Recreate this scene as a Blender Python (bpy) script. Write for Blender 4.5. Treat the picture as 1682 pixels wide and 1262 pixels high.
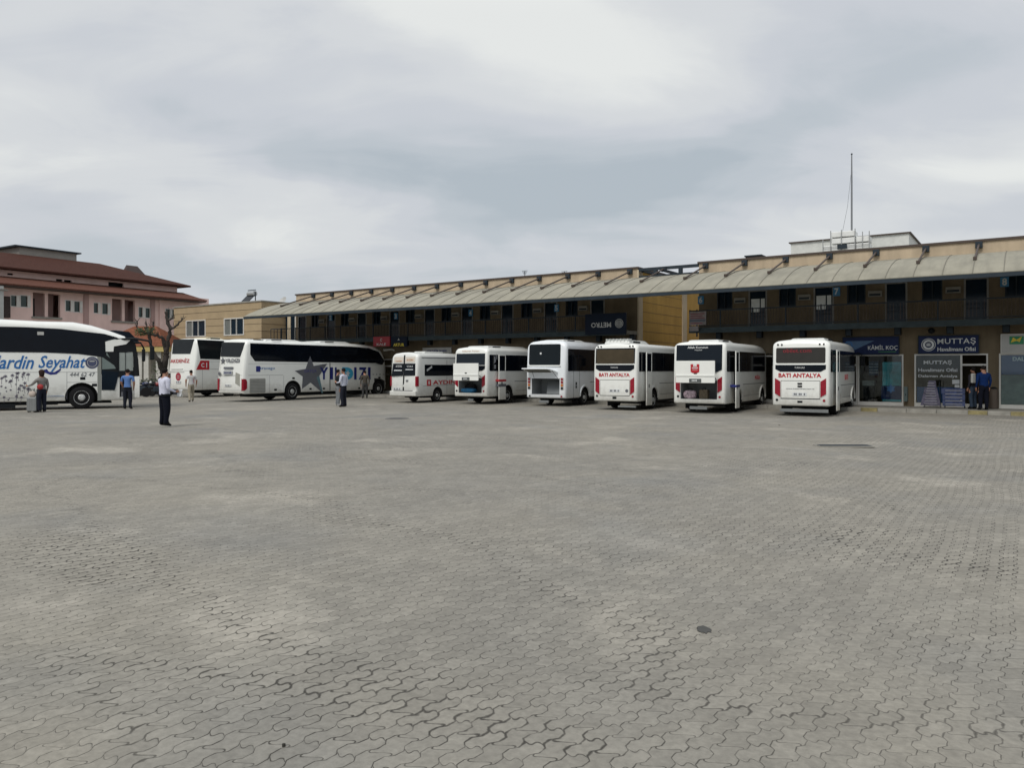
import bpy, bmesh, math, random
from math import sin, cos, tan, pi, radians as R, sqrt
from mathutils import Vector, Matrix
random.seed(7)
for o in list(bpy.data.objects): bpy.data.objects.remove(o)
SC = bpy.context.scene
COL = SC.collection
# ------------------------------------------------------------------ camera
F, CX, HY, CH = 1260.0, 841.0, 605.0, 1.78
cd = bpy.data.cameras.new('camera'); cam = bpy.data.objects.new('camera', cd); COL.objects.link(cam)
cd.sensor_width = 36; cd.lens = F/1682*36; cd.shift_y = -(631-HY)/1682
cd.clip_start = .05; cd.clip_end = 3000
cam.location = (0, 0, CH); cam.rotation_euler = (R(90), 0, 0)
SC.camera = cam
# ------------------------------------------------------------------ sky
SUN_EL, SUN_AZ = R(50), R(212)          # azimuth clockwise from +Y : behind the camera, a little to the left
W = bpy.data.worlds.new('World'); SC.world = W; W.use_nodes = True
nt = W.node_tree; N = nt.nodes; L = nt.links; N.clear()
def nd(tree, t, **k):
    n = tree.nodes.new(t)
    for a, b in k.items(): setattr(n, a, b)
    return n
def mth(tree, op, a, b=None, c=None, clamp=False):
    n = tree.nodes.new('ShaderNodeMath'); n.operation = op; n.use_clamp = clamp
    for i, v in enumerate((a, b, c)):
        if v is None: continue
        if isinstance(v, (int, float)): n.inputs[i].default_value = v
        else: tree.links.new(v, n.inputs[i])
    return n.outputs[0]
def ramp(tree, fac, stops, interp='LINEAR'):
    n = tree.nodes.new('ShaderNodeValToRGB'); cr = n.color_ramp; cr.interpolation = interp
    while len(cr.elements) < len(stops): cr.elements.new(.5)
    for e, (p, c) in zip(cr.elements, stops):
        e.position = p; e.color = (c[0], c[1], c[2], 1) if not isinstance(c, (int, float)) else (c, c, c, 1)
    tree.links.new(fac, n.inputs[0]); return n.outputs[0]
def mixc(tree, f, a, b, mode='MIX'):
    n = tree.nodes.new('ShaderNodeMix'); n.data_type = 'RGBA'; n.blend_type = mode
    for s, v in ((n.inputs[0], f), (n.inputs[6], a), (n.inputs[7], b)):
        if isinstance(v, (int, float)): s.default_value = v
        elif isinstance(v, tuple): s.default_value = (v[0], v[1], v[2], 1)
        else: tree.links.new(v, s)
    return n.outputs[2]
def noise(tree, vec, scale, detail=3, rough=.5, dist=0, dim='3D'):
    n = tree.nodes.new('ShaderNodeTexNoise'); n.noise_dimensions = dim
    n.inputs['Scale'].default_value = scale; n.inputs['Detail'].default_value = detail
    n.inputs['Roughness'].default_value = rough; n.inputs['Distortion'].default_value = dist
    if vec is not None: tree.links.new(vec, n.inputs['Vector'])
    return n.outputs['Fac']
sky = nd(nt, 'ShaderNodeTexSky', sky_type='NISHITA', sun_disc=False)
sky.sun_elevation = SUN_EL; sky.sun_rotation = SUN_AZ; sky.air_density = 1.5; sky.dust_density = 3
tc = nd(nt, 'ShaderNodeTexCoord'); sep = nd(nt, 'ShaderNodeSeparateXYZ'); L.new(tc.outputs['Generated'], sep.inputs[0])
zc = mth(nt, 'MAXIMUM', sep.outputs[2], 0.0)
den = mth(nt, 'ADD', zc, .22)
cx_ = mth(nt, 'DIVIDE', sep.outputs[0], den); cy_ = mth(nt, 'DIVIDE', sep.outputs[1], den)
cmb = nd(nt, 'ShaderNodeCombineXYZ'); L.new(cx_, cmb.inputs[0]); L.new(cy_, cmb.inputs[1]); cmb.inputs[2].default_value = 3.1
mp = nd(nt, 'ShaderNodeMapping'); L.new(cmb.outputs[0], mp.inputs[0])
mp.inputs['Rotation'].default_value = (0, 0, R(-28)); mp.inputs['Scale'].default_value = (.55, 1.0, 1); mp.inputs['Location'].default_value = (3.4, 5.2, 0)
n1 = noise(nt, mp.outputs[0], .9, 3.5, .5, .6)
n2 = noise(nt, mp.outputs[0], 2.4, 6, .58, .9)
nn = mth(nt, 'ADD', mth(nt, 'MULTIPLY', n1, .74), mth(nt, 'MULTIPLY', n2, .26))
# large cloud masses seen over the bus station, each at its own bearing and height, with noise-torn edges
w1 = nd(nt, 'ShaderNodeTexNoise'); w1.inputs['Scale'].default_value = 3.2; w1.inputs['Detail'].default_value = 5; w1.inputs['Roughness'].default_value = .55
L.new(tc.outputs['Generated'], w1.inputs['Vector']); ws = nd(nt, 'ShaderNodeSeparateXYZ'); L.new(w1.outputs['Color'], ws.inputs[0])
xw = mth(nt, 'ADD', sep.outputs[0], mth(nt, 'MULTIPLY', mth(nt, 'SUBTRACT', ws.outputs[0], .5), .22))
zw = mth(nt, 'ADD', sep.outputs[2], mth(nt, 'MULTIPLY', mth(nt, 'SUBTRACT', ws.outputs[1], .5), .11))
front = mth(nt, 'GREATER_THAN', sep.outputs[1], 0.0)
for (x0, z0, a, b, tilt, amp) in ((-.27,.190,.17,.042,.10,.17), (.52,.205,.22,.055,.30,.12), (.03,.405,.26,.085,-.25,.20), (.20,.240,.26,.030,.30,-.10), (.03,.245,.16,.035,-.1,-.05), (-.42,.33,.30,.05,-.30,-.05), (-.42,.125,.30,.028,-.12,-.08), (.10,.150,.35,.035,.1,.08), (.42,.33,.25,.05,.2,-.03), (-.30,.27,.30,.025,-.2,-.07)):
    dx = mth(nt, 'SUBTRACT', xw, x0); dz = mth(nt, 'SUBTRACT', mth(nt, 'SUBTRACT', zw, z0), mth(nt, 'MULTIPLY', dx, tilt))
    e = mth(nt, 'ADD', mth(nt, 'POWER', mth(nt, 'ABSOLUTE', mth(nt, 'DIVIDE', dx, a)), 2.0), mth(nt, 'POWER', mth(nt, 'ABSOLUTE', mth(nt, 'DIVIDE', dz, b)), 2.0))
    g_ = mth(nt, 'MULTIPLY', mth(nt, 'MULTIPLY', mth(nt, 'EXPONENT', mth(nt, 'MULTIPLY', e, -1.0)), front), amp)
    nn = mth(nt, 'ADD', nn, g_)
ccol = ramp(nt, nn, [(.36, (.455, .51, .56)), (.44, (.525, .57, .615)), (.52, (.61, .637, .68)), (.59, (.69, .71, .73)), (.70, (.82, .835, .82))], 'EASE')
# overcast: the deck is brightest overhead, above the part of the sky in view
lum = ramp(nt, zc, [(0, 1.02), (.14, 1.0), (.42, 1.0), (.6, 1.2), (1, 1.5)])
ccol2 = mixc(nt, 1.0, ccol, lum, 'MULTIPLY')
b1 = nd(nt, 'ShaderNodeBackground'); L.new(sky.outputs[0], b1.inputs[0]); b1.inputs[1].default_value = .1
b2 = nd(nt, 'ShaderNodeBackground'); L.new(ccol2, b2.inputs[0]); b2.inputs[1].default_value = 1.0
ms = nd(nt, 'ShaderNodeMixShader'); ms.inputs[0].default_value = .93
L.new(b1.outputs[0], ms.inputs[1]); L.new(b2.outputs[0], ms.inputs[2])
wo = nd(nt, 'ShaderNodeOutputWorld'); L.new(ms.outputs[0], wo.inputs[0])
# ------------------------------------------------------------------ sun
sl = bpy.data.lights.new('sun', 'SUN'); so = bpy.data.objects.new('sun', sl); COL.objects.link(so)
sl.energy = 2.0; sl.angle = R(26); sl.color = (1, .96, .9)
sd = Vector((sin(SUN_AZ)*cos(SUN_EL), cos(SUN_AZ)*cos(SUN_EL), sin(SUN_EL)))
so.rotation_euler = sd.to_track_quat('Z', 'Y').to_euler(); so.location = (0, -10, 40)
SC.view_settings.view_transform = 'Standard'; SC.view_settings.look = 'None'
SC.view_settings.exposure = 0; SC.view_settings.gamma = 1
SC.render.engine = 'CYCLES'
# ------------------------------------------------------------------ frames of reference
BETA = R(34)
U = Vector((cos(BETA), -sin(BETA), 0)); INW = Vector((sin(BETA), cos(BETA), 0))   # along the facade / into the building
D0 = 36.95
def SX(px, t=0.0):                       # distance along the facade seen at column px, on the plane t behind it
    a = (px-CX)/F; Y = (D0+t)/(a*INW.x+INW.y); return Y*(a*U.x+U.y)
def SZ(px, py, t=0.0):
    a = (px-CX)/F; Y = (D0+t)/(a*INW.x+INW.y); return CH-(py-HY)/F*Y
def WP(px, py, Y): return Vector(((px-CX)/F*Y, Y, CH-(py-HY)/F*Y))
def S2W(s, t, z=0): return U*s + INW*(D0+t) + Vector((0, 0, z))
# ------------------------------------------------------------------ materials
MT = {}
def mat(name, col, rough=.6, metal=0, var=.08, vs=3.0, bump=0, bs=40, spec=.5, dirt=None, coat=0, streak=None):
    if name in MT: return MT[name]
    m = bpy.data.materials.new(name); m.use_nodes = True; t = m.node_tree
    p = t.nodes['Principled BSDF']; p.inputs['Roughness'].default_value = rough; p.inputs['Metallic'].default_value = metal
    p.inputs['Specular IOR Level'].default_value = spec
    if coat: p.inputs['Coat Weight'].default_value = coat; p.inputs['Coat Roughness'].default_value = .08
    co = nd(t, 'ShaderNodeTexCoord')
    g = noise(t, co.outputs['Object'], vs, 5, .6)
    f = ramp(t, g, [(.3, 1-var), (.7, 1+var)])
    c = mixc(t, 1.0, tuple(col), f, 'MULTIPLY')
    if streak:                            # rain streaks and stains: (per-axis scale, strength)
        mpn = nd(t, 'ShaderNodeMapping'); mpn.inputs['Scale'].default_value = streak[0]; t.links.new(co.outputs['Object'], mpn.inputs[0])
        k_ = ramp(t, noise(t, mpn.outputs[0], 1, 5, .65), [(.42, 0.0), (.72, 1.0)])
        c = mixc(t, mth(t, 'MULTIPLY', k_, streak[1]), c, tuple(v*.45 for v in col))
    if dirt:                              # grime splashed up from the road: (height, colour, strength)
        sp = nd(t, 'ShaderNodeSeparateXYZ'); t.links.new(co.outputs['Object'], sp.inputs[0])
        g2 = noise(t, co.outputs['Object'], 5, 5, .7)
        hh = mth(t, 'ADD', sp.outputs[2], mth(t, 'MULTIPLY', mth(t, 'SUBTRACT', g2, .5), 1.1))
        k = mth(t, 'MULTIPLY', mth(t, 'SUBTRACT', 1.0, mth(t, 'DIVIDE', hh, dirt[0]), clamp=True), dirt[2], clamp=True)
        c = mixc(t, k, c, tuple(dirt[1]))
    t.links.new(c, p.inputs['Base Color'])
    if bump:
        b = nd(t, 'ShaderNodeBump'); b.inputs['Strength'].default_value = bump; b.inputs['Distance'].default_value = .02
        t.links.new(noise(t, co.outputs['Object'], bs, 4, .6), b.inputs['Height']); t.links.new(b.outputs[0], p.inputs['Normal'])
    MT[name] = m; return m
def glassy(name, col, rough=.06, spec=.5):
    return mat(name, col, rough, 0, .25, 1.3, spec=spec)
white = mat('white paint', (.78, .79, .75), .28, var=.03, vs=1.5, dirt=(1.05, (.30, .28, .24), .75), coat=.25)
white2 = mat('old white paint', (.70, .71, .68), .35, var=.04, vs=1.5, dirt=(1.1, (.30, .28, .24), .6), coat=.2)
whitep = mat('white plastic', (.62, .63, .6), .4, var=.05)
silver = mat('silver trim', (.45, .46, .46), .35, .6)
blackg = glassy('tinted glass', (.003, .005, .009), .07, .18)
greyg = glassy('grey glass', (.012, .015, .017), .09, .18)
browng = glassy('bronze glass', (.055, .042, .024), .12, .2)
blackp = mat('black plastic', (.008, .010, .012), .6, spec=.2)
rubber = mat('rubber', (.012, .012, .013), .9, bump=.2, spec=.2)
rimm = mat('wheel steel', (.42, .43, .42), .45, .3, var=.3, vs=8)
redl = mat('red lens', (.26, .006, .02), .15, var=.15, vs=12)
ambl = mat('orange lens', (.5, .14, .01), .2)
redp = mat('red lettering', (.42, .012, .02), .45)
navyp = mat('navy lettering', (.012, .02, .16), .45)
bluep = mat('blue lettering', (.015, .125, .36), .45)
cyanp = mat('cyan lettering', (.05, .36, .55), .45)
greyp = mat('grey lettering', (.11, .115, .13), .45)
whitet = mat('white lettering', (.62, .64, .64), .5)
yellowt = mat('yellow lettering', (.65, .5, .03), .5)
wellm = mat('wheel arch liner', (.02, .02, .02), .9)
loadm = mat('grey load liner', (.22, .235, .24), .8)
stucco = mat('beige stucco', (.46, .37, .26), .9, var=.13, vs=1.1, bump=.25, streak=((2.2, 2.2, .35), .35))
stucco_shaded = mat('shaded tan stucco', (.165, .128, .080), .9, var=.2, vs=.8, bump=.25, streak=((2.5, 2.5, .4), .45))  # tan plaster, with the shade under the canopy darkened into its colour
yellowst = mat('ochre stucco', (.50, .31, .075), .88, var=.1, vs=.9, bump=.2, streak=((2, 2, .3), .25))
creamp = mat('cream stucco', (.55, .47, .34), .88, var=.08, vs=1.4, bump=.2)
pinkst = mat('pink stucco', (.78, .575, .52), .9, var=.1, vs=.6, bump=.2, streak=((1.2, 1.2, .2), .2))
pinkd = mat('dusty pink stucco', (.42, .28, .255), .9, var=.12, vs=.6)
concrete = mat('concrete', (.26, .25, .22), .9, var=.2, vs=2, bump=.3)
darkst = mat('dark steel', (.022, .032, .042), .6, .0, var=.2, spec=.25)
brownst = mat('brown steel', (.07, .05, .04), .6, .2)
slabm = mat('painted slab', (.045, .06, .065), .8, var=.2, spec=.2)
navys = mat('navy sign', (.007, .017, .070), .45, var=.1, spec=.2)
navyd = mat('dark navy sign', (.004, .010, .024), .5, var=.1, spec=.15)
skin = mat('skin', (.30, .15, .095), .6, var=.06)
hairm = mat('black hair', (.012, .010, .009), .8)
bark = mat('bark', (.040, .033, .028), .95, var=.35, vs=7, bump=.8, bs=15)
leafm = mat('leaf', (.045, .075, .022), .8, var=.4, vs=9)
# ------------------------------------------------------------------ mesh helpers
class MB:
    def __init__(s): s.v = []; s.f = []; s.m = []
    def add(s, vs, fs, m=0, M=None):
        b = len(s.v)
        s.v += [tuple(M @ Vector(p)) if M else tuple(p) for p in vs]
        s.f += [tuple(b+i for i in f) for f in fs]; s.m += [m]*len(fs); return s
    def box(s, x0, x1, y0, y1, z0, z1, m=0, M=None):
        if x1 < x0: x0, x1 = x1, x0
        if y1 < y0: y0, y1 = y1, y0
        if z1 < z0: z0, z1 = z1, z0
        return s.add([(x0,y0,z0),(x1,y0,z0),(x1,y1,z0),(x0,y1,z0),(x0,y0,z1),(x1,y0,z1),(x1,y1,z1),(x0,y1,z1)],
              [(0,3,2,1),(4,5,6,7),(0,1,5,4),(1,2,6,5),(2,3,7,6),(3,0,4,7)], m, M)
    def prism(s, poly, M, d=1.0, m=0):     # poly in local xy, extruded 0..d along local z, placed by M
        n = len(poly)
        ar = sum(poly[i][0]*poly[(i+1)%n][1]-poly[(i+1)%n][0]*poly[i][1] for i in range(n))
        if ar < 0: poly = poly[::-1]
        vs = [(x,y,0) for x,y in poly]+[(x,y,d) for x,y in poly]
        fs = [tuple(range(n-1,-1,-1)), tuple(range(n,2*n))]+[(i,(i+1)%n,n+(i+1)%n,n+i) for i in range(n)]
        if M.to_3x3().determinant()*d < 0: fs = [f[::-1] for f in fs]
        return s.add(vs, fs, m, M)
    def tube(s, pts, rad, n=8, m=0, cap=True):
        pts = [Vector(p) for p in pts]; rs = rad if isinstance(rad, (list, tuple)) else [rad]*len(pts)
        rings = []; up = Vector((0,0,1))
        for i, p in enumerate(pts):
            d = (pts[min(i+1,len(pts)-1)]-pts[max(i-1,0)]).normalized()
            a = d.cross(up)
            if a.length < .05: a = d.cross(Vector((1,0,0)))
            a.normalize(); b = a.cross(d).normalized()
            rings.append([p+(a*cos(2*pi*k/n)+b*sin(2*pi*k/n))*rs[i] for k in range(n)])
        vs = [q for r in rings for q in r]; fs = []
        for i in range(len(pts)-1):
            for k in range(n):
                fs.append((i*n+k, (i+1)*n+k, (i+1)*n+(k+1)%n, i*n+(k+1)%n))
        if cap: fs += [tuple(range(n)), tuple(range((len(pts)-1)*n+n-1, (len(pts)-1)*n-1, -1))]
        return s.add(vs, fs, m)
    def lathe(s, prof, n=24, m=0, M=None):  # prof (r,z) revolved about z
        vs = [(r*cos(2*pi*k/n), r*sin(2*pi*k/n), z) for r,z in prof for k in range(n)]
        fs = [(i*n+k, i*n+(k+1)%n, (i+1)*n+(k+1)%n, (i+1)*n+k) for i in range(len(prof)-1) for k in range(n)]
        fs += [tuple(range(n-1,-1,-1)), tuple(range((len(prof)-1)*n, len(prof)*n))]
        return s.add(vs, fs, m, M)
    def sphere(s, c, r, m=0, n=12, k=8):
        rr = r if isinstance(r, (tuple, list)) else (r,r,r)
        vs = [(c[0], c[1], c[2]-rr[2])]
        for i in range(1, k):
            a = -pi/2+pi*i/k
            vs += [(c[0]+rr[0]*cos(a)*cos(2*pi*j/n), c[1]+rr[1]*cos(a)*sin(2*pi*j/n), c[2]+rr[2]*sin(a)) for j in range(n)]
        vs.append((c[0], c[1], c[2]+rr[2])); fs = [(0, 1+(j+1)%n, 1+j) for j in range(n)]
        for i in range(k-2):
            fs += [(1+i*n+j, 1+i*n+(j+1)%n, 1+(i+1)*n+(j+1)%n, 1+(i+1)*n+j) for j in range(n)]
        e = len(vs)-1; fs += [(1+(k-2)*n+j, 1+(k-2)*n+(j+1)%n, e) for j in range(n)]
        return s.add(vs, fs, m)
    def build(s, name, mats, parent=None, smooth=None, bevel=0, loc=None, rz=0):
        me = bpy.data.meshes.new(name); me.from_pydata(s.v, [], s.f)
        for mm in (mats if isinstance(mats, (list, tuple)) else [mats]): me.materials.append(mm)
        me.polygons.foreach_set('material_index', s.m)
        if smooth is not None: me.shade_smooth(); me.set_sharp_from_angle(angle=R(smooth))
        me.update()
        o = bpy.data.objects.new(name, me); COL.objects.link(o)
        if parent: o.parent = parent
        if loc is not None: o.location = loc
        if rz: o.rotation_euler = (0, 0, rz)
        if bevel:
            b = o.modifiers.new('bevel', 'BEVEL'); b.width = bevel; b.segments = 2; b.limit_method = 'ANGLE'
        return o
def tag(o, label, cat, group=None, kind=None):
    if label: o['label'] = label
    if cat: o['category'] = cat
    if group: o['group'] = group
    if kind: o['kind'] = kind
    return o
def thing(name, label, cat, loc=(0,0,0), rz=0, group=None):
    o = bpy.data.objects.new(name, None); COL.objects.link(o); o.empty_display_size = .3
    o.location = loc; o.rotation_euler = (0,0,rz); return tag(o, label, cat, group)
def rrect(x0, x1, y0, y1, r=.05, n=4):
    if x1 < x0: x0, x1 = x1, x0
    if y1 < y0: y0, y1 = y1, y0
    r = min(r, (x1-x0)*.49, (y1-y0)*.49); out = []
    for cx, cy, a0 in ((x1-r, y1-r, 0), (x0+r, y1-r, pi/2), (x0+r, y0+r, pi), (x1-r, y0+r, 3*pi/2)):
        out += [(cx+r*cos(a0+pi/2*k/n), cy+r*sin(a0+pi/2*k/n)) for k in range(n+1)]
    return out
def basis(ex, ey, ez, o): return Matrix(((ex[0],ey[0],ez[0],o[0]),(ex[1],ey[1],ez[1],o[1]),(ex[2],ey[2],ez[2],o[2]),(0,0,0,1)))
def text_mesh(s, w, h, thick=.006, shear=0, bold=0.0, space=1.0):
    c = bpy.data.curves.new('t', 'FONT'); c.body = s; c.size = 1; c.shear = shear; c.offset = bold; c.space_character = space
    c.resolution_u = 2; c.extrude = .1
    o = bpy.data.objects.new('t', c); COL.objects.link(o)
    dg = bpy.context.evaluated_depsgraph_get(); dg.update()
    me = bpy.data.meshes.new_from_object(o.evaluated_get(dg))
    vs = [v.co.copy() for v in me.vertices]; fs = [tuple(p.vertices) for p in me.polygons]
    bpy.data.objects.remove(o); bpy.data.curves.remove(c); bpy.data.meshes.remove(me)
    x0 = min(v.x for v in vs); x1 = max(v.x for v in vs); y0 = min(v.y for v in vs); y1 = max(v.y for v in vs)
    if w is None: w = (x1-x0)*h/(y1-y0)
    vs = [((v.x-(x0+x1)/2)/(x1-x0)*w, (v.y-(y0+y1)/2)/(y1-y0)*h, (v.z+.1)/.2*thick) for v in vs]
    return vs, fs
def text(mb, s, M, w, h, m=0, **k):
    vs, fs = text_mesh(s, w, h, **k); mb.add(vs, fs, m, M)
# ------------------------------------------------------------------ ground
def paver_material():
    m = bpy.data.materials.new('interlocking concrete pavers'); m.use_nodes = True; t = m.node_tree
    p = t.nodes['Principled BSDF']; p.inputs['Roughness'].default_value = .85; p.inputs['Specular IOR Level'].default_value = .3
    co = nd(t, 'ShaderNodeTexCoord'); O = co.outputs['Object']
    # settling makes the rows wander a little
    wv = nd(t, 'ShaderNodeTexNoise'); wv.inputs['Scale'].default_value = .35; wv.inputs['Detail'].default_value = 2; t.links.new(O, wv.inputs['Vector'])
    vm = nd(t, 'ShaderNodeVectorMath', operation='SUBTRACT'); t.links.new(wv.outputs['Color'], vm.inputs[0]); vm.inputs[1].default_value = (.5,.5,.5)
    vs = nd(t, 'ShaderNodeVectorMath', operation='SCALE'); t.links.new(vm.outputs[0], vs.inputs[0]); vs.inputs[3].default_value = .22
    wf = nd(t, 'ShaderNodeTexNoise'); wf.inputs['Scale'].default_value = 6; wf.inputs['Detail'].default_value = 3; t.links.new(O, wf.inputs['Vector'])
    vf = nd(t, 'ShaderNodeVectorMath', operation='SUBTRACT'); t.links.new(wf.outputs['Color'], vf.inputs[0]); vf.inputs[1].default_value = (.5,.5,.5)
    vfs = nd(t, 'ShaderNodeVectorMath', operation='SCALE'); t.links.new(vf.outputs[0], vfs.inputs[0]); vfs.inputs[3].default_value = .028
    va0 = nd(t, 'ShaderNodeVectorMath', operation='ADD'); t.links.new(vs.outputs[0], va0.inputs[0]); t.links.new(vfs.outputs[0], va0.inputs[1])
    va = nd(t, 'ShaderNodeVectorMath', operation='ADD'); t.links.new(O, va.inputs[0]); t.links.new(va0.outputs[0], va.inputs[1])
    sp = nd(t, 'ShaderNodeSeparateXYZ'); t.links.new(va.outputs[0], sp.inputs[0]); s_, t_ = sp.outputs[0], sp.outputs[1]
    PW, PL = .110, .190
    mm = lambda *a, **k: mth(t, *a, **k)
    sn = mm('SINE', mm('MULTIPLY', t_, 2*pi/PL))
    sn3 = mm('SINE', mm('MULTIPLY', t_, 6*pi/PL))
    wave = mm('MAXIMUM', mm('MINIMUM', mm('MULTIPLY', sn, 1.7), 1.0), -1.0)
    cs = mm('ADD', mm('DIVIDE', s_, PW), mm('MULTIPLY', wave, .14))
    cid = mm('FLOOR', cs); cfr = mm('SUBTRACT', cs, cid)
    par = mm('MULTIPLY', mm('MODULO', mm('ABSOLUTE', cid), 2.0), .5)
    sn2 = mm('SINE', mm('MULTIPLY', cfr, 2*pi))
    rs = mm('ADD', mm('ADD', mm('DIVIDE', t_, PL), par), mm('MULTIPLY', sn2, .11))
    rid = mm('FLOOR', rs); rfr = mm('SUBTRACT', rs, rid)
    dc = mm('MULTIPLY', mm('MINIMUM', cfr, mm('SUBTRACT', 1.0, cfr)), PW)
    dr = mm('MULTIPLY', mm('MINIMUM', rfr, mm('SUBTRACT', 1.0, rfr)), PL)
    d = mm('MINIMUM', dc, dr)
    big = noise(t, O, .16, 4, .6, .6); med = noise(t, O, 1.1, 4, .6); fine = noise(t, O, 22, 5, .65); jn = noise(t, O, 7.5, 3, .7)
    bm_ = nd(t, 'ShaderNodeMapping'); bm_.inputs['Scale'].default_value = (.22, .55, 1); bm_.inputs['Rotation'].default_value = (0,0,R(-25)); t.links.new(O, bm_.inputs[0])
    band = noise(t, bm_.outputs[0], .75, 4, .55, .8)
    open_ = ramp(t, band, [(.40, .12), (.52, .55), (.64, 1.0)])
    con = mm('SUBTRACT', 1.0, mm('MULTIPLY', mm('ABSOLUTE', mm('SUBTRACT', noise(t, bm_.outputs[0], .5, 2, .45, .4), .5)), 60.0), clamp=True)   # gaps where laid fields meet or have slipped                      # stretches where the joints have lost their sand
    wid = mm('ADD', .0029, mm('MULTIPLY', mm('POWER', jn, 3.0), mm('ADD', mm('MULTIPLY', open_, .017), mm('MULTIPLY', con, .045))))
    jf = mm('SUBTRACT', 1.0, mm('DIVIDE', d, wid), clamp=True)
    jf = mm('MULTIPLY', mm('POWER', jf, .45), ramp(t, jn, [(.30, .45), (.56, 1.0)]))
    jf = mm('MULTIPLY', jf, mm('ADD', .72, mm('MULTIPLY', open_, .4)), clamp=True)
    wn = nd(t, 'ShaderNodeTexWhiteNoise', noise_dimensions='2D'); cb = nd(t, 'ShaderNodeCombineXYZ')
    t.links.new(cid, cb.inputs[0]); t.links.new(rid, cb.inputs[1]); t.links.new(cb.outputs[0], wn.inputs['Vector'])
    base = mixc(t, ramp(t, big, [(.35, 0.0), (.65, 1.0)]), (.222, .211, .184), (.264, .246, .206))
    base = mixc(t, ramp(t, noise(t, O, .5, 5, .6), [(.55, 0.0), (.68, .7)]), base, (.36, .335, .285))   # pale dusty patches
    base = mixc(t, ramp(t, noise(t, O, .33, 3, .5), [(.52, 0.0), (.7, .5)]), base, (.190, .191, .182))
    tint = mm('ADD', .91, mm('MULTIPLY', wn.outputs['Value'], .18))
    base = mixc(t, 1.0, base, tint, 'MULTIPLY')
    base = mixc(t, 1.0, base, ramp(t, fine, [(.28, .80), (.72, 1.16)]), 'MULTIPLY')
    base = mixc(t, 1.0, base, ramp(t, med, [(.3, .92), (.7, 1.07)]), 'MULTIPLY')
    spot = ramp(t, noise(t, O, 3.2, 2, .5), [(.73, 0.0), (.79, .5)])
    base = mixc(t, spot, base, (.12, .115, .10))
    oil = ramp(t, noise(t, O, .9, 3, .6, 1.0), [(.66, 0.0), (.76, .28)])
    base = mixc(t, oil, base, (.11, .105, .09))
    wsp = nd(t, 'ShaderNodeSeparateXYZ'); t.links.new(O, wsp.inputs[0])
    for (ox, oy, rad) in ((-9.0, 2.0, 13.0), (-9.0, 2.0, 14.9), (16.0, 4.0, 17.5), (16.0, 4.0, 19.3), (-26.0, 22.0, 19.0), (-26.0, 22.0, 20.8)):
        ddx = mm('SUBTRACT', wsp.outputs[0], ox); ddy = mm('SUBTRACT', wsp.outputs[1], oy)
        rr0 = mm('SQRT', mm('ADD', mm('MULTIPLY', ddx, ddx), mm('MULTIPLY', ddy, ddy)))
        rr0 = mm('ADD', rr0, mm('MULTIPLY', mm('SUBTRACT', big, .5), 2.2))
        tk = mm('SUBTRACT', 1.0, mm('MULTIPLY', mm('ABSOLUTE', mm('SUBTRACT', rr0, rad)), 4.5), clamp=True)
        base = mixc(t, mm('MULTIPLY', mm('MULTIPLY', tk, ramp(t, med, [(.35, .1), (.65, 1.0)])), .16), base, (.09, .087, .078))
    col = mixc(t, jf, base, (.040, .037, .031))
    t.links.new(col, p.inputs['Base Color'])
    h = mm('ADD', mm('MULTIPLY', mm('MINIMUM', d, .012), 60.0), mm('ADD', mm('MULTIPLY', fine, .12), mm('MULTIPLY', wn.outputs['Value'], .22)))
    b = nd(t, 'ShaderNodeBump'); b.inputs['Strength'].default_value = .45; b.inputs['Distance'].default_value = .006
    t.links.new(h, b.inputs['Height']); t.links.new(b.outputs[0], p.inputs['Normal'])
    return m
paver = paver_material()
def hgt(x, y):                            # gentle settling of the paved yard, dying out under the buses
    k = max(0, min(1, (27-y)/8))*max(0, min(1, (y+4)/4))
    return k*(.030*sin(x*.5+1)*sin(y*.62+.4*x)+.016*sin(x*1.1-y*.8+2))
gb = MB()
def axis(a, b, core0, core1, st, big):
    out = []; v = a
    while v < b-1e-6:
        out.append(v); v += st if core0 <= v < core1 else big
    return out+[b]
xs = [-600,-300,-150,-80]+[x*.6 for x in range(-75, 76)]+[80,150,300,600]
ys = [-300,-100,-30]+[y*.5-6 for y in range(0, 80)]+[36,40,60,100,200,400,900]
gv = []
for y in ys:
    for x in xs:
        gv.append((x, y, hgt(x, y)))
nx = len(xs)
gf = [(j*nx+i, j*nx+i+1, (j+1)*nx+i+1, (j+1)*nx+i) for j in range(len(ys)-1) for i in range(nx-1)]
Mi = Matrix.Rotation(BETA, 4, 'Z')       # object is turned to the facade so that its own axes run with the paving rows
gb.add([tuple(Mi @ Vector(v)) for v in gv], gf)
g = gb.build('ground', paver, rz=-BETA, smooth=60); tag(g, None, None, kind='structure')
# pavement in front of the shops with its kerb
TR = -BETA; TO = tuple(INW*D0)
def tb(mb, name, mats, parent=None, **k):  # build in facade coordinates (s, t, z)
    if parent: return mb.build(name, mats, parent, **k)
    return mb.build(name, mats, None, loc=TO, rz=TR, **k)
KB = -2.75
pv = mat('pavement tiles', (.21, .20, .175), .9, var=.18, vs=2.2, bump=.3)
mb = MB().box(-75, 14, KB+.15, .0, -.2, .14); tag(tb(mb, 'pavement', pv), None, None, kind='structure')
kerbm = mat('kerb stone', (.27, .26, .23), .9, var=.2, vs=3, bump=.3)
yel = mat('worn yellow paint', (.23, .195, .09), .8, var=.35, vs=6)
mb = MB(); s = -75.0; i = 0
yl = [(SX(1414,KB), SX(1441,KB)), (SX(1590,KB), SX(1622,KB)), (SX(1660,KB), SX(1690,KB))]
cuts = sorted([-75, 14]+[v for p_ in yl for v in p_])
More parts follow.
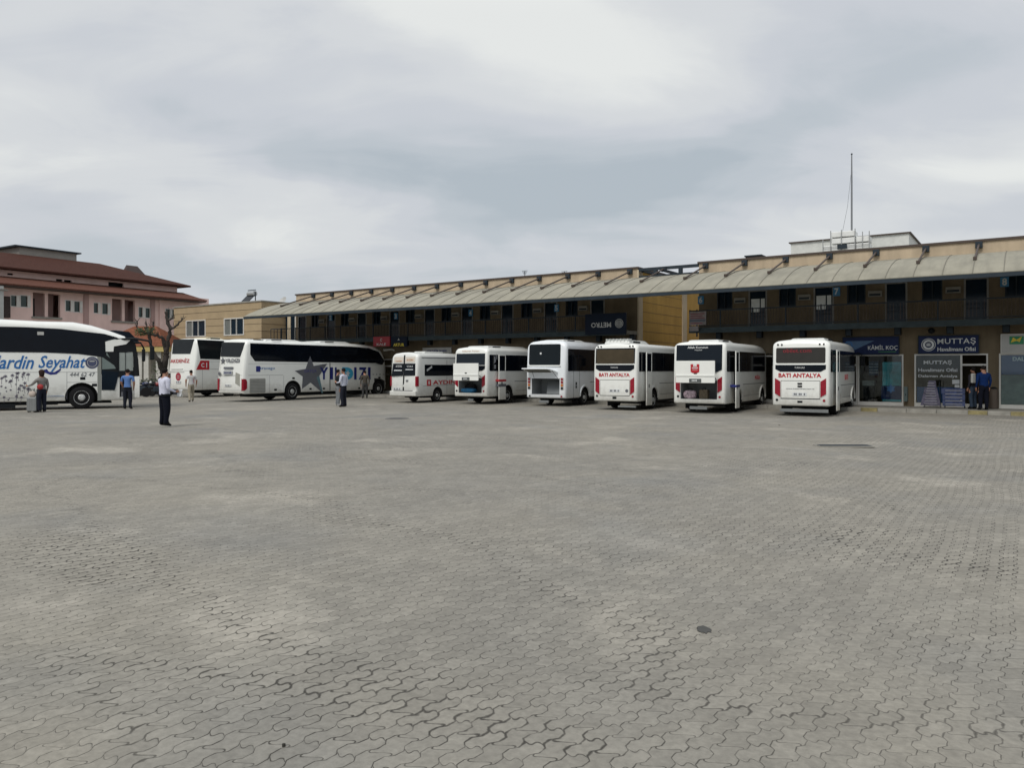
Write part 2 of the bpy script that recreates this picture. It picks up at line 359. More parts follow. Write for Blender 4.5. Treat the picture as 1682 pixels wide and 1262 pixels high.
for a, b in zip(cuts[:-1], cuts[1:]):
    ism = any(abs(a-p_[0]) < 1e-6 for p_ in yl)
    n_ = max(1, round((b-a)/.95)); w_ = (b-a)/n_
    for q in range(n_): mb.box(a+q*w_+.006, a+(q+1)*w_-.006, KB, KB+.15, -.2, .15, 1 if ism else 0)
tag(tb(mb, 'kerb', [kerbm, yel], bevel=.01), None, None, kind='structure')
# ------------------------------------------------------------------ wall with openings
def wall_open(mb, s0, s1, z0, z1, ops, t0=0, t1=.25, m=0):
    ss = sorted({s0, s1, *[v for o in ops for v in (max(s0,o[0]), min(s1,o[1]))]}); zs = sorted({z0, z1, *[v for o in ops for v in (o[2], o[3])]})
    zs = [z for z in zs if z0 <= z <= z1]
    for za, zb in zip(zs[:-1], zs[1:]):
        run = None
        for sa, sb in zip(ss[:-1], ss[1:]):
            cs_, cz = (sa+sb)/2, (za+zb)/2
            hole = any(o[0] < cs_ < o[1] and o[2] < cz < o[3] for o in ops)
            if not hole: run = (run[0], sb) if run else (sa, sb)
            if (hole or sb == ss[-1]) and run: mb.box(run[0], run[1], t0, t1, za, zb, m); run = None
Z1, ZS0, ZS1, ZTOP = 3.5, 3.53, 3.71, 7.0
doorsR = [-1.82+2.98*k for k in range(-4, 6)]       # centre of every upper door, right wing
doorsR = [d for d in doorsR if -13 < d < 12]
doorsL = [-22.3-2.95*j for j in range(-1, 8)]; doorsL = [d for d in doorsL if -43 < d < -18]
doorpane = mat('door glass', (.006, .016, .028), .12, spec=.25)
litpane = mat('painted pane reflection', (.75, .78, .76), .2)
framew = mat('aluminium frame', (.62, .61, .57), .45, .1)
def leafdoor(par, s, z0=3.715, z1=5.45, w=.74, open_=False):
    f = MB(); f.box(s-w/2-.07, s-w/2, -.012, .12, z0, z1+.07).box(s+w/2, s+w/2+.07, -.012, .12, z0, z1+.07).box(s-w/2, s+w/2, -.012, .12, z1, z1+.07)
    d = f.build('door', mat('grey door frame', (.22,.215,.20), .6), par)
    MB().box(s-w/2, s+w/2, .05, .09, z0, z1).build('pane', doorpane, d)
    MB().box(s-w/2+.02, s+w/2-.02, .035, .05, (z0+z1)/2-.35, (z0+z1)/2-.3).build('rail', darkst, d)
    if open_:
        MB().box(s-w/2+.05, s+.08, .03, .045, z0+.75, z1-.35).box(s+.14, s+w/2-.05, .03, .045, z0+.95, z1-.35).build('painted_reflection', litpane, d)  # pale plates stand in for light reflected in the door glass
def leafwin(par, s, z0=4.72, z1=5.52, w=.66, m=None):
    f = MB(); f.box(s-w/2-.05, s-w/2, -.012, .12, z0-.05, z1+.05).box(s+w/2, s+w/2+.05, -.012, .12, z0-.05, z1+.05)
    f.box(s-w/2, s+w/2, -.012, .12, z1, z1+.05).box(s-w/2, s+w/2, -.012, .12, z0-.05, z0).box(s-.02, s+.02, .0, .1, z0, z1)
    d = f.build('window', darkst, par); MB().box(s-w/2, s+w/2, .1, .12, z0, z1).build('pane', doorpane, d)
def acunit(par, s, z=5.05, w=.55):
    MB().box(s-w/2, s+w/2, -.16, 0, z-.13, z+.13).box(s-w/2+.05, s+w/2-.05, -.175, -.16, z-.09, z+.0, 1).build('wall_vent', [concrete, darkst], par, bevel=.01)
def terminal(name, label, s0, s1, doors, shops, depth=13, opens=()):
    r = thing(name, label, 'building', TO, TR)
    ups = [(d-.37, d+.37, 3.72, 5.45) for d in doors]+[(d-1.6-.33, d-1.6+.33, 4.72, 5.52) for d in doors if d-2 > s0]
    low = [(a, b, .14, c) for a, b, c in shops]
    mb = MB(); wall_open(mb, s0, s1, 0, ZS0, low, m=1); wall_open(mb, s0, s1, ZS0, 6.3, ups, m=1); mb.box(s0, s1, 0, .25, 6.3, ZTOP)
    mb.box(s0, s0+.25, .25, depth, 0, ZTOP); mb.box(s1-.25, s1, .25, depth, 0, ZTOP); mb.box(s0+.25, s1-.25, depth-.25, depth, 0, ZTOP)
    mb.build('wall', [stucco, stucco_shaded], r)
    MB().box(s0+.25, s1-.25, .25, depth-.25, 6.2, 6.4).build('roof', concrete, r)
    MB().box(s0+.25, s1-.25, .25, depth-.25, ZS0, ZS1-.01).box(s0+.26, s1-.26, 4.4, 4.6, .14, ZS0, 1).box(s0+.26, s1-.26, 2.2, 2.3, ZS1, 6.2, 1).build('inner_floor', [concrete, stucco_shaded], r)
    MB().box(s0-.06, s1+.06, -.07, .3, ZTOP, ZTOP+.09).box(s1-.25, s1+.06, .3, depth, ZTOP, ZTOP+.09).box(s0-.06, s0+.25, .3, depth, ZTOP, ZTOP+.09).build('parapet_cap', brownst, r)
    for i, d in enumerate(doors):
        leafdoor(r, d, open_=i in opens)
        if d-2 > s0: leafwin(r, d-1.6); acunit(r, d-.82)
    # balcony gallery
    MB().box(s0, s1, -1.35, -.003, ZS0, ZS1).box(s0, s1, -1.38, -1.35, ZS0-.06, ZS1+.02, 1).build('balcony_slab', [concrete, slabm], r)
    rl = MB().box(s0, s1, -1.34, -1.29, 4.52, 4.57).box(s0, s1, -1.335, -1.295, 3.79, 3.82).build('railing', darkst, r)
    b = MB(); x = s0+.1
    while x < s1: b.box(x-.008, x+.008, -1.325, -1.305, 3.82, 4.52); x += .13
    bo = b.build('balusters', brownst, rl)
    k = max(1, round((s1-s0)/1.5))
    for i in range(k+1):
        x = s0+.03+(s1-s0-.06)*i/k
        MB().box(x-.025, x+.025, -1.345, -1.29, ZS1, 4.6).build('post', darkst, rl)
    x = s0+1.2
    while x < s1:
        MB().box(x-.13, x+.13, -.62, -.36, 3.2, ZS0-.003).box(x-.11, x+.11, -.64, -.62, 3.22, 3.48, 1).build('soffit_lamp', [blackp, darkst], r, bevel=.01); x += 1.95
    for a, b_, c in shops:
        f = MB(); q = .06
        f.box(a, a+q, -.015, .1, .14, c).box(b_-q, b_, -.015, .1, .14, c).box(a+q, b_-q, -.015, .1, c-q, c).box(a+q, b_-q, -.015, .1, .14, .30)
        mid = b_-.95 if b_-a > 2.2 else None
        if mid: f.box(mid-.035, mid+.035, -.015, .1, .30, c-q); f.box(mid+.035, b_-q, -.013, .09, c-.5, c-.42)
        fr = f.build('shop_front', framew, r)
        MB().box(a+q, (mid-.035) if mid else b_-q, .03, .05, .30, c-q).build('pane', shopglass, fr)
    return r
shopglass = bpy.data.materials.new('shop glass'); shopglass.use_nodes = True
_t = shopglass.node_tree; _t.nodes.clear()
_o = nd(_t, 'ShaderNodeOutputMaterial'); _g = nd(_t, 'ShaderNodeBsdfGlossy'); _g.inputs['Roughness'].default_value = .03
_tr = nd(_t, 'ShaderNodeBsdfTransparent'); _tr.inputs[0].default_value = (.86, .92, .92, 1); _m = nd(_t, 'ShaderNodeMixShader'); _m.inputs[0].default_value = .045
_t.links.new(_tr.outputs[0], _m.inputs[1]); _t.links.new(_g.outputs[0], _m.inputs[2]); _t.links.new(_m.outputs[0], _o.inputs[0])
s_k0, s_k1 = SX(1409), SX(1484); s_m0, s_m1 = SX(1502), SX(1623); s_t0 = SX(1641)
shopsR = [(s_k0, s_k1, 2.38), (s_m0, s_m1, 2.38), (s_t0, s_t0+3.2, 2.38), (s_t0+3.9, s_t0+6.6, 2.38), (-8.6, -6.35, 2.38), (-11.3, -9.1, 2.38)]
shopsL = [(-42.6+3*k, -42.6+3*k+2.3, 2.38) for k in range(8)]
SL0, SL1, SR0, SR1 = -43.6, -17.0, -13.67, 12.0
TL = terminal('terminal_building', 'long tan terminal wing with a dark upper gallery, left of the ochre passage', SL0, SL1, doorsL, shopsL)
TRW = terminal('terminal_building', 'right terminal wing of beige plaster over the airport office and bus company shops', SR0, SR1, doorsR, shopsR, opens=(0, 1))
# end wall of the left wing is ochre with score lines and pale corner pilasters
mb = MB().box(SL1, SL1+.03, .5, 6.1, 0, 6.95); e = mb.build('end_wall', yellowst, TL)
z = .6; l = MB()
while z < 6.9: l.box(SL1+.03, SL1+.034, .5, 6.1, z, z+.018); z += .52
l.build('score_lines', brownst, e)
MB().box(SL1, SL1+.07, -.02, .5, 0, 6.93).build('pilaster', creamp, TL)
MB().box(SL1, SL1+.1, 6.1, 6.75, 0, 6.93).build('pilaster', creamp, TL)
MB().box(SL1, SL1+.04, 6.75, 12.9, 0, 6.95).build('rear_end_wall', yellowst, TL)
# passage steelwork
r = thing('steel_frame', 'dark blue steel beams bridging the open passage between both wings', 'beam', TO, TR)
MB().box(SL1+.07, SR0-.01, -.02, .12, 6.85, 7.0).box(SL1+.07, SR0-.01, -.02, .12, 6.5, 6.6).build('beam', darkst, r)
for x in (SL1+1.0, SL1+2.35): MB().box(x-.09, x+.09, -.03, .13, 6.6, 6.85).build('strut', darkst, r)
MB().box(SL1+.15, SL1+.3, .14, 9, 6.8, 6.93).box(SL1+1.2, SL1+1.3, .14, 9, 6.8, 6.93).build('cross_beam', darkst, r)
# far wing
SF1 = SX(429.5); SF0 = SX(285.5)
far = thing('terminal_building', 'far low beige wing with horizontal siding behind the coaches at the left', 'building', TO, TR)
ZF = 6.75
fw = [(SX(305.5), SX(338), 4.3, 5.65), (SX(368), SX(401), 4.3, 5.65)]
mb = MB(); wall_open(mb, SF0, SF1, 0, ZF, fw); mb.box(SF0, SF0+.25, .25, 12, 0, ZF).box(SF1-.25, SF1, .25, 12, 0, ZF).box(SF0+.25, SF1-.25, 11.75, 12, 0, ZF)
sidem = mat('ochre siding', (.36, .275, .165), .85, var=.1, vs=1)
mb.build('wall', sidem, far)
l = MB(); z = .7
while z < ZF:
    for a, b in ((SF0, fw[0][0]), (fw[0][1], fw[1][0]), (fw[1][1], SF1)):
        l.box(a, b, -.012, -.002, z, z+.02)
    if not 4.3 < z < 5.65:
        for a, b, *_ in fw: l.box(a, b, -.012, -.002, z, z+.02)
    l.box(SF1+.002, SF1+.012, 0, 11, z, z+.02); z += .55
l.build('siding_joints', brownst, far)
MB().box(SF0-.05, SF1+.05, -.06, 12.05, ZF, ZF+.1).build('roof', concrete, far)
for a, b, z0, z1 in fw:
    f = MB().box(a, a+.1, -.03, .1, z0, z1).box(b-.1, b, -.03, .1, z0, z1).box(a+.1, b-.1, -.03, .1, z1-.08, z1).box(a+.1, b-.1, -.03, .1, z0, z0+.08)
    for k in (.33, .62): f.box(a+(b-a)*k-.03, a+(b-a)*k+.03, -.02, .08, z0+.08, z1-.08)
    wf_ = f.build('window', framew, far); MB().box(a+.1, b-.1, .06, .08, z0+.08, z1-.08).build('pane', doorpane, wf_)
    MB().box(a+.12, a+(b-a)*.33-.04, .05, .06, z0+.1, z1-.1).build('curtain', mat('grey curtain', (.14,.15,.14), .8), wf_)
# link between far wing and left wing, set back
lk = thing('link_block', 'narrow beige link with a white framed window between far wing and canopy', 'building', TO, TR)
MB().box(SF1+.01, SL0-.07, 2.3, 9, 0, 6.6).build('wall', sidem, lk)
MB().box(SF1+.02, SL0-.08, 2.2, 9.1, 6.6, 6.7).build('roof', concrete, lk)
MB().box(SF1+.25, SF1+.6, 2.2, 2.297, 0, 6.59).build('pilaster', creamp, lk)
f = MB(); a, b = SX(464, 2.2), SX(486, 2.2); f.box(a, a+.1, 2.18, 2.297, 3.7, 5.95).box(b-.1, b, 2.18, 2.297, 3.7, 5.95).box(a+.1, b-.1, 2.18, 2.297, 5.85, 5.95)
wf_ = f.build('window', framew, lk); MB().box(a+.1, b-.1, 2.25, 2.29, 3.7, 5.85).build('pane', doorpane, wf_)
MB().box(SX(445,-1.3), SL0-.02, -1.35, 2.19, ZS0, ZS1).build('balcony_slab', slabm, lk)
rl = MB().box(SX(445,-1.3), SL0-.01, -1.34, -1.29, 4.52, 4.57).build('railing', darkst, lk)
x = SX(445,-1.3)
while x < SL0: MB().box(x, x+.03, -1.33, -1.30, ZS1, 4.52).build('baluster', darkst, rl); x += .35
# ------------------------------------------------------------------ canopy
canm = mat('fibreglass sheet', (.265, .248, .190), .65, var=.18, vs=.9, bump=.15, bs=6, streak=((3.5, .5, .5), .4))
cnp = thing('canopy', 'long curved beige fibreglass canopy hung on tie rods over the bus bays', 'canopy', TO, TR)
prof = [(.0, 6.52), (-.7, 6.42), (-1.4, 6.29), (-2.1, 6.12), (-2.8, 5.92), (-3.4, 5.70), (-3.95, 5.48), (-4.4, 5.25)]
def sheet(mb, s0, s1, th, dz=0, m=0):
    n = len(prof); vs = []
    for s in (s0, s1):
        vs += [(s, t-.003, z+dz) for t, z in prof]+[(s, t-.003, z+dz-th) for t, z in reversed(prof)]
    k = 2*n; fs = [tuple(range(k)), tuple(range(2*k-1, k-1, -1))]+[(i, k+i, k+(i+1)%k, (i+1)%k) for i in range(k)]
    mb.add(vs, fs, m)
mb = MB(); sheet(mb, SL0, 13.0, .03); mb.build('roof_sheet', canm, cnp, smooth=40)
seamm = mat('seam strip', (.15, .14, .11), .7)
rods = [-17.4-1.87*k for k in range(14)]+[-15.5]+[-13.3+1.93*k for k in range(13)]
rods = sorted(x for x in rods if x < 12.6)
seams = sorted(rods+[(a+b)/2 for a, b in zip(rods[:-1], rods[1:])])
for x in seams:
    mb = MB(); sheet(mb, x-.013, x+.013, .02, dz=.018); mb.build('seam_strip', seamm, cnp)
MB().box(SL0, 13.0, -4.46, -4.36, 5.06, 5.21).build('edge_beam', darkst, cnp)
MB().box(SL0, 13.0, -2.86, -2.74, 5.72, 5.84).build('purlin', darkst, cnp)
for x in rods:
    t_ = MB().tube([(x, -.1, 6.86), (x, -2.8, 5.99)], .042, 8).box(x-.06, x+.06, -2.92, -2.68, 5.92, 6.03).build('tie_rod', brownst, cnp)
    MB().box(x-.13, x+.13, -.16, -.003, 6.72, 6.98).build('bracket', darkst, t_, bevel=.01)
    MB().tube([(x, -.02, 6.2), (x, -1.5, 6.06), (x, -2.8, 5.70), (x, -4.36, 5.12)], .05, 6).build('support_arm', darkst, cnp)
# ------------------------------------------------------------------ signs on the terminal
EU, EZ, EN = (1,0,0), (0,0,1), (0,-1,0)
def fac(s, z, t): return basis(EU, EZ, EN, (s, t, z))         # sign plane facing the yard
def sign(name, label, s0, s1, z0, z1, t, mat_, items, cat='sign', thick=.1, frame=None, bg=None):
    r = thing(name, label, cat, TO, TR)
    MB().box(s0, s1, t, t+thick, z0, z1).build('board', mat_, r, bevel=.008)
    if frame:
        MB().box(s0-.03, s1+.03, t-.01, t+thick, z1, z1+.03).box(s0-.03, s1+.03, t-.01, t+thick, z0-.03, z0).box(s0-.03, s0, t-.01, t+thick, z0, z1).box(s1, s1+.03, t-.01, t+thick, z0, z1).build('frame', frame, r)
    for nm, m_, fn in items:
        mb = MB(); fn(mb, lambda u, v: fac(s0+(s1-s0)*u, z0+(z1-z0)*v, t-.002)); mb.build(nm, m_, r)
    return r
def ring(r0, r1, n=28, a0=0, a1=2*pi):
    return [(r1*cos(a0+(a1-a0)*k/n), r1*sin(a0+(a1-a0)*k/n)) for k in range(n+1)]+[(r0*cos(a1-(a1-a0)*k/n), r0*sin(a1-(a1-a0)*k/n)) for k in range(n+1)]
def disc(r, n=24): return [(r*cos(2*pi*k/n), r*sin(2*pi*k/n)) for k in range(n)]
def star(r, q=.4, n=5, rot=pi/2): return [((r if k % 2 == 0 else r*q)*cos(rot+pi*k/n), (r if k % 2 == 0 else r*q)*sin(rot+pi*k/n)) for k in range(2*n)]
TS = -.14
# MUTTAS
def f_logo(mb, P):
    M = P(.17, .5); mb.prism(ring(.245, .27, 28, 0, 2*pi-.01), M, .012); mb.prism(ring(.13, .21, 28, 0, 2*pi-.01), M, .012)
    for k in range(-1, 2): mb.prism(rrect(k*.05-.015, k*.05+.015, -.07, .07, .005), M, .014)
    mb.prism(rrect(-.09, .09, -.012, .012, .003), M, .016)
sm0, sm1 = SX(1509, TS), SX(1607, TS); zz0, zz1 = SZ(1558,580,TS), SZ(1558,552,TS)
sign('shop_sign', 'navy office sign with white round emblem, reading MUTTAŞ Havalimanı Ofisi', sm0, sm1, zz0, zz1, TS, navys,
     [('emblem', whitet, f_logo), ('lettering', whitet, lambda mb, P: (text(mb, 'MUTTAŞ', P(.64,.66), 1.38, .30, bold=.008, thick=.02, space=1.08), text(mb, 'Havalimanı Ofisi', P(.64,.22), 1.38, .17, bold=.02, thick=.02)))], frame=darkst)
def f_kk(mb, P):
    M = P(.10, .56); mb.prism(ring(.12, .17, 24, 0, 2*pi-.01), M, .012)
    mb.prism(star(.08, .35, 4), M, .014)
def f_wing(mb, P): mb.prism([(-.55,.2),(.6,.2),(-.35,-.28)], P(.3,.52), .01)
sk0, sk1 = SX(1385, TS), SX(1476, TS)
sign('shop_sign', 'dark blue sign with winged emblem, reading Kamil Koç, beside the rightmost minibus', sk0, sk1, SZ(1430,582,TS), SZ(1430,554,TS), TS, navys,
     [('emblem', bluep, f_kk), ('wing', mat('steel blue', (.06,.13,.24), .5), f_wing), ('lettering', whitet, lambda mb, P: text(mb, 'KÂMİL KOÇ', P(.72,.38), 1.18, .27, bold=.01, thick=.02)),
      ('green_stripe', mat('sign green', (.03,.2,.06), .5), lambda mb, P: mb.prism(rrect(-.35,.35,-.015,.015,.004), P(.8,.13), .01))], frame=darkst)
palew = mat('pale sign board', (.42,.42,.40), .5)
gr = mat('flag green', (.02,.22,.09), .5)
sign('shop_sign', 'pale sign with a yellow and green emblem, cut off by the right edge', SX(1645,TS), SX(1645,TS)+3.2, zz0, zz1, TS, palew,
     [('emblem', gr, lambda mb, P: mb.prism(rrect(-.24,.24,-.16,.16,.01), P(.16,.68), .01)), ('emblem_mark', yellowt, lambda mb, P: mb.prism([(-.2,-.1),(-.12,.12),(0,.02),(.18,.15),(.1,-.08),(0,-.02)], P(.16,.68), .016)),
      ('lettering', greyp, lambda mb, P: text(mb, 'Elektronik', P(.38,.15), .9, .13, shear=.3))], frame=framew)
# shop window graphics and goods
def panel(name, label, cat, s0, s1, z0, z1, t, mat_, items=(), thick=.03):
    return sign(name, label, s0, s1, z0, z1, t, mat_, items, cat=cat, thick=thick)
def s_text(tt, u, v, w, h, **k): return lambda mb, P: text(mb, tt, P(u,v), w, h, **k)
r = thing('window_decal', 'white lettering on the airport office window, reading MUTTAŞ Havalimanı Ofisi', 'window lettering', TO, TR)
c_ = SX(1540)
for tx, py, ww, ht in (('MUTTAŞ',596,1.05,.2),('Havalimanı Ofisi',608,1.45,.15),('Dalaman Antalya',618.5,1.45,.15)):
    mb = MB(); text(mb, tx, fac(c_, SZ(1540,py), .025), ww, ht, bold=.02, thick=.004); mb.build('lettering', whitet, r)
blue2 = mat('blue film', (.012,.05,.15), .4)
panel('window_poster', 'plain dark blue film along the bottom of the airport office window', 'poster', SX(1506), SX(1576), .32, .98, .06, blue2, thick=.01)
panel('window_notice', 'larger white paper notice taped to the airport office window', 'notice', SX(1564), SX(1576), SZ(1570,631), SZ(1570,624), .022, whitet, thick=.006)
panel('window_notice', 'small white slip below the larger notice on the airport office window', 'notice', SX(1568), SX(1576), SZ(1570,637), SZ(1570,632.5), .022, whitet, thick=.006)
teal = mat('teal poster', (.03,.22,.26), .4, var=.6, vs=1.6)
panel('window_poster', 'tall teal and blue poster inside the shop window under the winged blue sign', 'poster', SX(1449), SX(1480), .33, 2.05, .08, teal,
      [('poster_base', navys, lambda mb, P: mb.prism(rrect(-.42,.42,-.35,.25,.01), P(.5,.25), .006)), ('poster_figure', bluep, lambda mb, P: mb.prism(star(.2,.6,6), P(.45,.32), .012))], thick=.01)
panel('price_board', 'blue timetable board with pale rows hanging in the shop under the winged sign', 'board', SX(1427,1), SX(1443,1), 1.45, 2.1, 1, mat('slate blue', (.03,.07,.13), .5),
      [('rows', whitet, lambda mb, P: [mb.prism(rrect(-.09,.09,-.01,.01,.003), P(u, v), .006) for u in (.25,.75) for v in (.2,.4,.6,.8)])])
r = thing('counter', 'pale ticket counter inside the shop under the winged sign', 'counter', TO, TR)
MB().box(SX(1418,1.4), SX(1437,1.4), 1.2, 1.7, .98, 1.2).build('counter_top', palew, r); MB().box(SX(1419,1.4), SX(1436,1.4), 1.25, 1.65, .14, .98).build('counter_base', blackp, r)
stc = mat('grey green film', (.10,.13,.13), .4, var=.4, vs=2)
panel('window_poster', 'grey green window film on the shop at the right edge of the photo', 'poster', s_t0+.07, s_t0+2.2, .32, 1.5, .06, stc, thick=.01)
panel('window_poster', 'dark blue film with DALAMAN lettering at the right edge of the photo', 'poster', s_t0+.07, s_t0+2.2, 1.52, 2.31, .06, blue2, [('lettering', whitet, s_text('DALAMAN', .42, .8, 1.0, .16, bold=.02))], thick=.01)
# A-frame board in front of the office
bx, bt = SX(1540,-1.0), -1.0
r = thing('sandwich_board', 'lilac and blue price boards on a stand outside the airport office window', 'sandwich board', tuple(S2W(bx, bt, .14)), TR)
lil = mat('lilac print', (.075,.07,.11), .6, var=.6, vs=9)
MB().prism([(-.62,.1),(.12,.1),(-.02,.84),(-.46,.84)], basis(EU,EZ,EN,(0,-.02,0)), .04).prism([(-.36,.86),(-.04,.86),(-.06,1.12),(-.32,1.12)], basis(EU,EZ,EN,(0,-.02,0)), .04).build('board', lil, r)
b_ = MB().box(.18,.98,-.04,0,.1,.32).box(.18,.98,-.04,0,.34,.58).box(.14,.98,-.04,0,.60,.82).build('price_panel', mat('blue print', (.035,.05,.12), .6, var=.5, vs=9), r)
mb = MB()
for k in range(9):
    z_ = .18+.105*k; mb.prism(rrect(-.24+.015*k,.24-.015*k,-.011,.011,.003), basis(EU,EZ,EN,(-.24,-.062,z_)), .004)
for k in range(5): mb.prism(rrect(-.3,.3,-.011,.011,.003), basis(EU,EZ,EN,(.58,-.042,.17+.14*k)), .004)
mb.build('printed_rows', mat('faint print', (.30,.30,.32), .6), b_)
mb = MB()
for x in (-.5,.1,.25,.95): mb.tube([(x,-.05,0),(x*.5 if x < .2 else x,.15,1.1 if x < .2 else .8)], .012, 6); mb.tube([(x,.35,0),(x*.5 if x < .2 else x,.15,1.1 if x < .2 else .8)], .012, 6)
mb.build('leg', darkst, r)
# platform numbers
for n_, px, py, wh in [('2',543,522,'above the rear half of the coach with the grey star'),('3',650,519.5,'above the red and yellow company signs'),('4',773,514,'above the minibus with the blue holdall'),('5',914,506,'left of the upside down banner'),('6',1151,493,'on the left end of the right wing'),('7',1374,479,'above the rightmost minibus'),('8',1650,463,'near the right edge of the photo')]:
    s_ = SX(px,-.06); z_ = SZ(px,py,-.06)
    sign('bay_number_sign', 'blue plate numbered %s %s' % (n_, wh), s_-.15, s_+.15, z_-.2, z_+.2, -.06, mat('number blue', (.05,.22,.42), .5),
         [('numeral', whitet, s_text(n_, .5, .5, .17, .30, bold=.03, thick=.01))], thick=.04)
# red and yellow company signs
tb_ = -1.5
sign('company_sign', 'red sign with pale lettering KALE hung from the gallery over the large coach', SX(613,tb_), SX(640,tb_), SZ(626,569,tb_), SZ(626,553,tb_), tb_, mat('sign red', (.30,.012,.02), .5),
     [('lettering', palew, s_text('KALE', .5, .2, .8, .16, bold=.02)), ('emblem', palew, lambda mb, P: mb.prism(ring(.06,.1,12,.5,5.5), P(.5,.65), .01))])
sign('company_sign', 'black sign with yellow lettering ARTUR next to the red sign', SX(642,tb_), SX(668,tb_), SZ(655,570,tb_), SZ(655,553,tb_), tb_, navyd,
     [('lettering', yellowt, s_text('ARTUR', .5, .2, .9, .19, bold=.03)), ('emblem', palew, lambda mb, P: mb.prism(star(.1,.4,3), P(.5,.7), .01))])
sign('company_sign', 'pale narrow sign with blue lettering above the van', SX(694,TS), SX(741,TS), SZ(717,581,TS), SZ(717,571,TS), TS, palew,
     [('lettering', navyp, s_text('AYDIN TURİZM  DALAMAN', .5, .5, 1.6, .17, bold=.02))])
def f_metro(mb, P):
    M = P(.40,.45) @ Matrix.Rotation(pi, 4, 'Z'); text(mb, 'METRO', M, 1.15, .26, bold=.02)
def f_metroe(mb, P):
    M = P(.84,.5); mb.prism(ring(.2,.23,22,0,2*pi-.01), M, .01)
    for k in range(-2,3): mb.prism(rrect(k*.07-.018, k*.07+.018, -sqrt(.03-(k*.07)**2), sqrt(.03-(k*.07)**2), .01), M, .012)
sign('company_sign', 'dark navy banner with upside down METRO lettering on the gallery railing', SX(961,tb_), SX(1028,tb_), SZ(995,549,tb_), SZ(995,515,tb_), tb_, navyd,
     [('lettering', palew, f_metro), ('emblem', palew, f_metroe)])
# board stack at corner of right wing
r = thing('notice_board', 'grey board with rows of dark red writing at the corner of the right gallery', 'sign', TO, TR)
s0_, s1_ = SX(1133,-1.5), SX(1160,-1.5)
MB().box(s0_, s1_, -1.55, -1.45, SZ(1146,534,-1.5), SZ(1146,512,-1.5)).box(s0_, s0_+.45, -1.56, -1.46, SZ(1146,544,-1.5), SZ(1146,536,-1.5)).build('board', [mat('grey board', (.19,.17,.165), .6, var=.25, vs=5)], r)
mb = MB()
for i, py in enumerate((515,518.5,522,530.5)): mb.box(s0_+.05, s1_-.06-.1*(i%2), -1.557, -1.55, SZ(1146,py+1.6,-1.5), SZ(1146,py,-1.5))
mb.build('printed_rows', mat('dark red print', (.16,.03,.04), .6), r)
MB().box(s0_+.02, s1_-.02, -1.557, -1.55, SZ(1146,529,-1.5), SZ(1146,524.5,-1.5)).build('band', mat('slate', (.08,.09,.11), .6), r)
MB().box(s0_+.3, s0_+.36, -1.45, -1.4, 3.3, 4.6).build('bracket', darkst, r)
r = thing('security_lamp', 'black round lamp fixed under the gallery above the airport office sign', 'lamp', TO, TR)
c_ = (SX(1530,-.3), -.3, SZ(1530,543.5,-.3)); MB().sphere(c_, (.13,.13,.13)).build('lamp_housing', blackp, r, smooth=50); MB().box(c_[0]-.03, c_[0]+.03, -.3, -.003, c_[2]-.02, c_[2]+.02).build('arm', darkst, r)
# ------------------------------------------------------------------ things on the roofs
r = thing('rooftop_house', 'white flat roofed hut on the roof of the right wing', 'rooftop building', TO, TR)
pt = 9.0
s0_, s1_, zt_ = SX(1299,pt), SX(1493,pt), SZ(1400,391,pt)
mb = MB().box(s0_, s1_, pt, pt+5, 6.4, zt_); mb.build('wall', mat('whitewash', (.60,.61,.58), .9, var=.1), r)
MB().box(s0_-.1, s1_+.1, pt-.1, pt+5.1, zt_, zt_+.06).build('roof', brownst, r)
r = thing('water_tank_cage', 'stack of white tanks in metal framing in front of the rooftop hut', 'water tank', TO, TR)
tp = 7.6; s0_, s1_ = SX(1352,tp), SX(1428,tp); zc0 = SZ(1400,412,tp); zc1 = SZ(1400,374.5,tp)
whp = mat('white slats', (.70,.71,.69), .6)
for a, b, zb in ((s0_+.42, s1_-.72, zc1), (s0_, s0_+.38, zc1-.5), (s1_-.66, s1_, zc1-.25)):
    z = 6.4
    mb = MB()
    while z+.3 < zb: mb.box(a, b, tp, tp+.9, z, z+.3); z += .36
    mb.build('tank', whp, r, bevel=.03)
mb = MB()
for x in (s0_, s0_+.40, s0_+.95, s1_-.70, s1_-.33, s1_): mb.box(x-.02, x+.02, tp-.06, tp-.01, 6.4, zc1-(.5 if x < s0_+.2 else (.25 if x > s1_-.5 else .05)))
for k in range(6): mb.box(s0_, s1_, tp-.09, tp-.06, 6.6+.36*k, 6.63+.36*k)
mb.build('frame', mat('grey framing', (.3,.31,.31), .5), r)
mb = MB().box(SX(1376,tp), SX(1392,tp), tp-.12, tp-.095, SZ(1385,409,tp), SZ(1385,402,tp)); mb.build('hatch', darkst, r)
pm = S2W(SX(1399,10), 9.0)
r = thing('flag_mast', 'tall thin bare metal mast rising from the roof of the right wing', 'mast', TO, TR)
ms_ = SX(1399,8.75); MB().tube([(ms_, 8.75, 6.4), (ms_, 8.75, SZ(1399,300,8.75)), (ms_, 8.75, SZ(1399,253,8.75))], [.055,.045,.03], 10).build('pole', mat('galvanised steel', (.2,.21,.22), .5, .4), r, smooth=50)
MB().sphere((ms_, 8.75, SZ(1399,253,8.75)), .05).build('finial', darkst, r, smooth=50)
MB().tube([(ms_, 8.75, SZ(1399,275,8.75)), (SX(1392,8.75), 8.75, SZ(1392,340,8.75)), (SX(1383,8.75), 8.75, SZ(1383,385,8.75))], .007, 5).build('guy_wire', darkst, r)
r = thing('roof_vent', 'small dark flat vent box on the parapet of the right wing', 'vent', TO, TR)
MB().box(SX(1221), SX(1246), .35, 1.0, 6.4, 7.2).build('vent_box', brownst, r); MB().box(SX(1221)-.05, SX(1246)+.05, .3, 1.05, 7.2, 7.26).build('lid', darkst, r)
